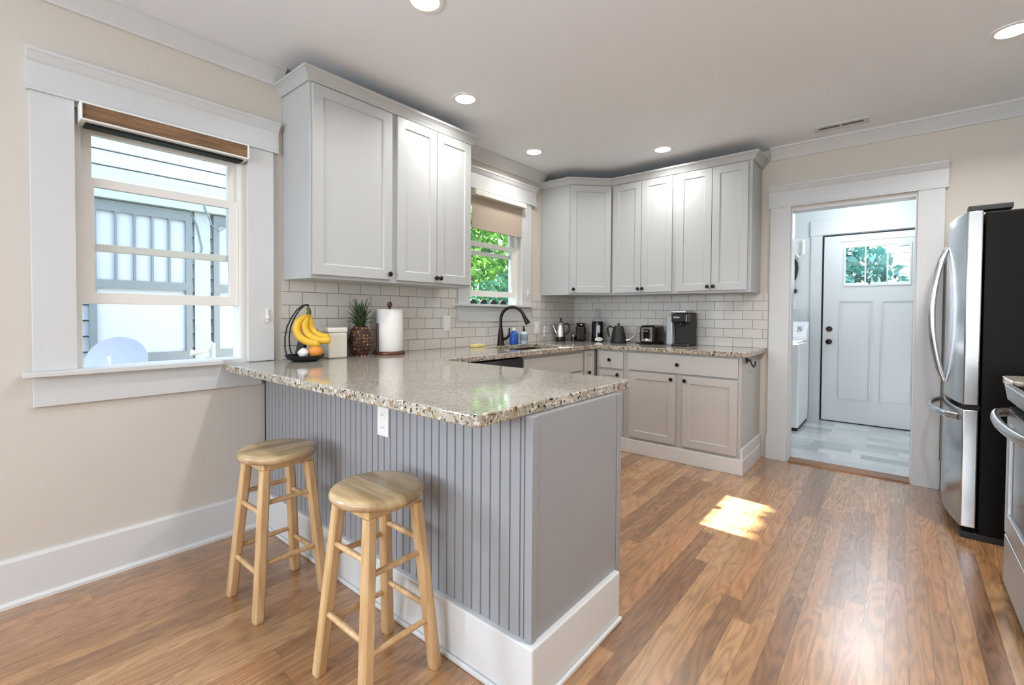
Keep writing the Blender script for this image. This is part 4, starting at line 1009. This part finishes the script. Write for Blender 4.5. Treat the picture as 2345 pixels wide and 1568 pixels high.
b = MB(Matrix.Translation(c) @ Matrix.Rotation(0.69, 4, 'Z')); b.box(-0.012, -0.066, 0.09, 0.014, -0.058, 0.165); b.build('front_strip', m_steelb, t, 0.002)
c = Vector((0.672, -0.275, H)); SPX = Vector((1.02, 0.22, 0))
t = thing('gooseneck_kettle', 'matte black gooseneck kettle with a thin curved spout', 'kettle', c)
b = MB(); b.lathe([(0.074,0), (0.077,0.004), (0.076,0.022), (0.062,0.09), (0.048,0.150), (0.044,0.155)], c, 32); b.build('pot', m_blackm, t)
b = MB(); b.lathe([(0.044,0.1555), (0.040,0.161), (0.012,0.164), (0.008,0.166), (0.008,0.172), (0.014,0.177), (0.014,0.186), (0,0.188)], c, 24); b.build('lid', m_blackm, t)
b = MB(); b.tube([c-RTX*0.050+Vector((0,0,0.150)), c-RTX*0.090+Vector((0,0,0.160)), c-RTX*0.108+Vector((0,0,0.140)), c-RTX*0.098+Vector((0,0,0.095)), c-RTX*0.085+Vector((0,0,0.055))], [0.006, 0.009, 0.010, 0.009, 0.006], 10, (1, 0.7)); b.build('handle', m_blackm, t)
b = MB(); b.tube([c+SPX*0.068+Vector((0,0,0.028)), c+SPX*0.105+Vector((0,0,0.035)), c+SPX*0.145+Vector((0,0,0.075)), c+SPX*0.158+Vector((0,0,0.12)), c+SPX*0.170+Vector((0,0,0.160)), c+SPX*0.190+Vector((0,0,0.172)), c+SPX*0.205+Vector((0,0,0.164))], [0.010, 0.008, 0.006, 0.0055, 0.0055, 0.0055, 0.006], 10); b.build('spout', m_steelb, t)
c = Vector((0.822, -0.085, H))
t = thing('coffee_bag', 'small pale grey bag with a dark stripe leaning behind the kettle spout', 'bag', c)
mm = Matrix.Translation(c) @ Matrix.Rotation(0.55, 4, 'Z') @ Matrix.Rotation(-0.16, 4, 'X')
b = MB(mm); b.prism([(-0.03,0.004), (0.03,0.004), (0.028,0.10), (0.004,0.165), (-0.004,0.165), (-0.028,0.10)], -0.058, 0.058, lambda u, v, w: (w, u, v)); b.build('bag_body', plain('kraft_grey_bag', (176, 170, 164), 0.6, var=0.06, scale=20, bump=0.4), t, 0.004)
b = MB(mm @ Matrix.Translation((0, -0.0305, 0.06)) @ Matrix.Rotation(-0.55, 4, 'Y')); b.box(-0.008, -0.003, -0.040, 0.010, 0.0, 0.045); b.build('stripe', m_cherry, t, 0.001)
# toaster
t = thing('toaster', 'black two-slot toaster with a chrome end, left of the coffee machine', 'toaster', (0.98, -0.2, H))
MB().box(0.900, -0.325, H+0.010, 1.050, -0.085, H+0.175).build('body', m_blackg, t, 0.030, 5)
MB().box(0.902, -0.322, H, 1.048, -0.088, H+0.012).build('base', m_blackm, t, 0.004)
b = MB(); b.cells([0.925, 0.945, 1.005, 1.025], [H+0.03, H+0.055, H+0.14, H+0.158], lambda u, v: not (0.945 < u < 1.005 and H+0.055 < v < H+0.14), -0.3285, -0.3245, XZY); b.build('end_trim', m_chrome, t, 0.0015)
MB().box(0.969, -0.328, H+0.06, 0.981, -0.3245, H+0.135).build('lever_track', m_dark, t)
MB().box(0.952, -0.352, H+0.118, 0.998, -0.3255, H+0.130).build('lever', m_chrome, t, 0.004)
b = MB(); b.lathe([(0.016,0), (0.016,0.010), (0.011,0.014), (0,0.015)], (0.975, -0.3285, H+0.043), 18, RXm); b.build('dial', m_chrome, t)
for x in (0.945, 0.985):
    MB().box(x, -0.30, H+0.1735, x+0.022, -0.11, H+0.1765).build('slot', m_dark, t)
# pod coffee machine
t = thing('coffee_machine', 'tall black single-serve coffee machine with a side water tank', 'coffee machine', (1.25, -0.2, H))
MB().box(1.195, -0.225, H, 1.335, -0.075, H+0.290).build('body', m_blackm, t, 0.008, 3)
MB().box(1.195, -0.318, H+0.205, 1.335, -0.226, H+0.285).build('brew_head', m_blackg, t, 0.010, 3)
MB().box(1.190, -0.322, H+0.287, 1.320, -0.10, H+0.308).build('lid_handle', m_steelb, t, 0.008, 3, label='brushed steel lid handle')
MB().box(1.20, -0.322, H, 1.33, -0.226, H+0.022).build('drip_tray', m_black, t, 0.005)
MB().box(1.215, -0.3215, H+0.245, 1.27, -0.3185, H+0.256).build('handle_badge', m_steelb, t, 0.001)
b = MB(); b.lathe([(0.018,0), (0.018,-0.016), (0.012,-0.022), (0,-0.022)], (1.265, -0.275, H+0.205), 16); b.build('spout', m_black, t)
MB().box(1.138, -0.28, H+0.004, 1.193, -0.09, H+0.262).build('water_tank', plain('smoky_water_tank', (170, 176, 182), 0.12, var=0.05), t, 0.012, 3)

# ------------------------------------------------------------------ outdoors
b = MB(); b.box(-14, -14, -0.5, -0.15, 14, -0.35); b.box(-0.15, 2.13, -0.5, 12, 14, -0.35)
o = b.build('ground', m_lawn); o['kind'] = 'structure'; o['label'] = 'lawn outside the windows'; o['category'] = 'ground'
# house next door, seen through the big window
hx = -2.5
t = thing('house', 'pale lap-sided house next door with gridded windows, seen through the big window', 'house', (hx, -5.0, -0.35))
pts = []; z = -0.35
while z < 4.5:
    pts += [(hx+0.020, z+0.010), (hx+0.006, z+0.132), (hx-0.035, z+0.132), (hx-0.035, z+0.142)]; z += 0.132
pts += [(hx-0.15, z), (hx-0.15, -0.35)]
b = MB(); b.prism(pts, -10.0, -2.3, lambda u, v, w: (u, w, v)); b.build('siding', m_siding, t)
MB().box(hx-0.6, -10.2, 4.5, hx+0.50, -2.1, 4.6).build('soffit', m_siding, t)
MB().box(hx-3.0, -10.3, 4.6, hx+0.55, -2.0, 4.78).build('roof', plain('grey_roof', (120, 122, 126), 0.8, var=0.2), t)
MB().box(hx+0.021, -10.0, 2.14, hx+0.10, -2.3, 2.33).build('belt_board', m_siding, t, 0.004)
def house_window(y0, y1, ncol):
    z0, z1 = 0.74, 2.13
    f = MB(); ys = [y0, y0+0.05]; cw = (y1-y0-0.10)/ncol
    for k in range(1, ncol): ys += [y0+0.05+cw*k-0.008, y0+0.05+cw*k+0.008]
    ys += [y1-0.05, y1]
    zs = [z0, z0+0.075, 1.385, 1.455, z1-0.09, z1]
    def inc(u, v):
        if u < y0+0.05 or u > y1-0.05 or v < z0+0.075 or v > z1-0.09 or 1.385 < v < 1.455: return True
        if v > 1.455:
            return any(abs(u-(y0+0.05+cw*k)) < 0.009 for k in range(1, ncol))
        return False
    f.cells(ys, zs, inc, hx+0.021, hx+0.055, YZX); w = f.build('window', m_sidet, t)
    MB().box(hx+0.022, y0+0.045, z0+0.07, hx+0.028, y1-0.045, z1-0.085).build('drawn_blind', m_blind, w)
    MB().box(hx+0.0205, y0-0.06, z0-0.05, hx+0.075, y1+0.06, z0-0.001).build('sill', m_siding, w)
house_window(-3.62, -2.885, 5); house_window(-2.705, -2.36, 2); house_window(-5.2, -4.3, 5)
MB().box(hx+0.021, -2.862, -0.3, hx+0.04, -2.728, 2.139).build('corner_board', m_siding, t, 0.003)
cb = MB(); cb.tube([(hx+0.06, -2.90, 2.136), (hx+0.05, -2.84, 2.0), (hx+0.05, -2.80, 1.80), (hx+0.05, -2.82, 1.70)], 0.006, 6)
cb.build('service_wire', m_sidet, t)
cb = MB(); cb.tube([(hx+0.11, -2.80, 2.20), (hx+0.12, -2.74, 2.02), (hx+0.12, -2.68, 1.97), (hx+0.11, -2.58, 2.05), (hx+0.10, -2.48, 2.14)], 0.007, 6)
cb.build('service_wire', m_sidet, t)
# satellite dish
dc_ = Vector((-2.05, -3.51, 0.79))
t = thing('satellite_dish', 'white satellite dish low outside the big window', 'satellite dish', (-2.05, -3.54, -0.35))
dm = Vector((0.75, -0.35, 0.35)).to_track_quat('Z', 'Y').to_matrix().to_4x4()
b = MB(); b.lathe([(0,-0.03), (0.085,-0.022), (0.16,0.0), (0.198,0.017), (0.200,0.011), (0.16,-0.007), (0.085,-0.029), (0,-0.037)], dc_, 36, dm); b.build('reflector', plain('dish_grey', (164, 171, 188), 0.5), t)
b = MB(); b.tube([dc_+dm.to_3x3() @ Vector((0,-0.17,0.003)), dc_+dm.to_3x3() @ Vector((0,-0.10,0.16)), dc_+dm.to_3x3() @ Vector((0,-0.03,0.20))], 0.014, 8); b.build('feed_arm', m_white, t)
b = MB(); b.tube([(-2.12, -3.53, -0.35), (-2.12, -3.53, 0.5), (-2.09, -3.515, 0.77)], 0.022, 10); b.build('mast', m_steelb, t)
t = thing('antenna_bracket', 'small white bracket standing low outside the right end of the big window', 'bracket', (-1.0, -3.2, -0.35))
b = MB(); b.tube([(-1.0, -3.30, 0.905), (-1.0, -3.255, 0.90), (-1.0, -3.20, 0.915), (-1.0, -3.165, 0.97)], [0.022, 0.012, 0.012, 0.016], 10); b.build('arm', m_white, t)
b = MB(); b.tube([(-1.0, -3.17, -0.35), (-1.0, -3.17, 0.96)], 0.018, 10); b.build('post', m_white, t)

def leaves(mb, pts, size, rnd):
    for p in pts:
        s_ = size*rnd.uniform(0.6, 1.3)
        n_ = Vector((rnd.uniform(-1, 1), rnd.uniform(-1, 1), rnd.uniform(-0.3, 1))).normalized(); a = n_.orthogonal().normalized(); a.rotate(Matrix.Rotation(rnd.uniform(0, 6.28), 3, n_)); c = n_.cross(a)
        P = Vector(p)
        mb.face([mb.v(P-a*s_*0.5), mb.v(P+c*s_*0.26-n_*0.0), mb.v(P+a*s_*0.5), mb.v(P-c*s_*0.26)])
def tree(name, label, base, clumps, mat, count, size, seed, trunk_r=0.10, ok=lambda p: True):
    rnd = random.Random(seed)
    t = thing(name, label, 'tree' if 'tree' in name else 'shrub', base)
    top = max(c[2] for c, r in clumps)
    b = MB(); B = Vector(base); b.tube([B, B+Vector((0.05, 0.03, (top-B.z)*0.4)), B+Vector((-0.04, 0.05, (top-B.z)*0.95))], [trunk_r, trunk_r*0.75, trunk_r*0.25], 10); b.build('trunk', m_bark, t)
    pts = []; vol = [r[0]*r[1]*r[2] for c, r in clumps]; tot = sum(vol)
    for (c, r), v in zip(clumps, vol):
        k = int(count*v/tot)
        while k > 0:
            q = Vector((rnd.uniform(-1, 1), rnd.uniform(-1, 1), rnd.uniform(-1, 1)))
            if q.length > 1: continue
            p = (c[0]+q.x*r[0], c[1]+q.y*r[1], c[2]+q.z*r[2]); k -= 1
            if ok(p): pts.append(p)
    b = MB(); leaves(b, pts, size, rnd); b.build('foliage', mat, t)
    return t
# trees seen through the sink window
tree('leafy_tree', 'bright green leafy tree outside the sink window', (-4.0, 2.4, -0.35), [((-4.0, 1.9, 3.1), (0.9, 1.2, 1.0)), ((-4.4, 3.2, 2.9), (0.9, 1.2, 1.1)), ((-4.0, 2.6, 1.9), (0.8, 1.3, 0.9))], m_leaf, 4600, 0.16, 11)
tree('shrub', 'dark green shrub under the leafy tree outside the sink window', (-2.4, 1.5, -0.35), [((-2.4, 1.3, 0.8), (0.45, 0.9, 0.95)), ((-2.4, 1.9, 1.2), (0.45, 0.8, 0.75))], m_leafd, 2600, 0.13, 12, 0.04)
# unseen tree added as a sun blocker, its crown shaped to leave one gap
def shade_ok(p):
    z0 = p[2]+0.743*p[0]
    return not (1.37 < z0 < 1.60) and z0 > 1.05
tree('sun_block_tree', 'unseen tree added over the side yard to block all but one patch of sun', (-4.3, -0.6, -0.35), [((-3.9, -1.0, 4.60), (0.75, 0.95, 0.85))], m_leaf, 2600, 0.16, 13, 0.09, shade_ok)
# fence below the sink window
m_fence = plain('weathered_black_fence', (9, 10, 11), 0.8, var=0.2, spec=0.1)
t = thing('picket_fence', 'dark fence of round-topped pickets low outside the sink window', 'fence', (-1.6, 0.4, -0.35))
for k in range(9):
    y = -0.35+0.20*k
    arc = [(0.078*math.cos(PI*q/8), 1.28+0.10*math.sin(PI*q/8)) for q in range(9)]
    b = MB(); b.prism([(0.078, -0.35)]+arc[0:]+[(-0.078, -0.35)], -1.62, -1.59, lambda u, v, w: (w, y+u, v)); b.build('picket', m_fence, t)
MB().box(-1.66, -0.5, 0.5, -1.621, 1.4, 0.6).build('rail', m_blackm, t)
# beyond the laundry door
tree('leafy_tree', 'green tree outside the laundry door panes', (1.9, 5.0, -0.35), [((1.7, 5.0, 2.1), (0.8, 0.6, 1.2)), ((2.35, 4.9, 1.6), (0.5, 0.6, 0.7))], leafmat('leaf_silver_green', (20, 66, 66), (84, 146, 138)), 1500, 0.17, 21)
t = thing('garden_shed', 'white lap-sided shed seen through the right pane of the laundry door', 'shed', (3.2, 6.3, -0.35))
SM = Matrix.Translation((2.66, 6.35, 0)) @ Matrix.Rotation(-PI/4, 4, 'Z')         # front wall faces the low sun
pts = []; z = -0.35
while z < 2.6:
    pts += [(0.0, z+0.012), (0.016, z+0.12), (0.06, z+0.12), (0.06, z+0.132)]; z += 0.12
pts += [(0.12, z), (0.12, -0.35)]
b = MB(SM); b.prism(pts, 0.0, 2.2, lambda u, v, w: (w, u, v)); b.build('siding', m_white, t)
b = MB(SM); b.box(-0.25, -0.30, 2.66, 2.4, 2.0, 2.76); b.build('roof', bpy.data.materials['grey_roof'], t)
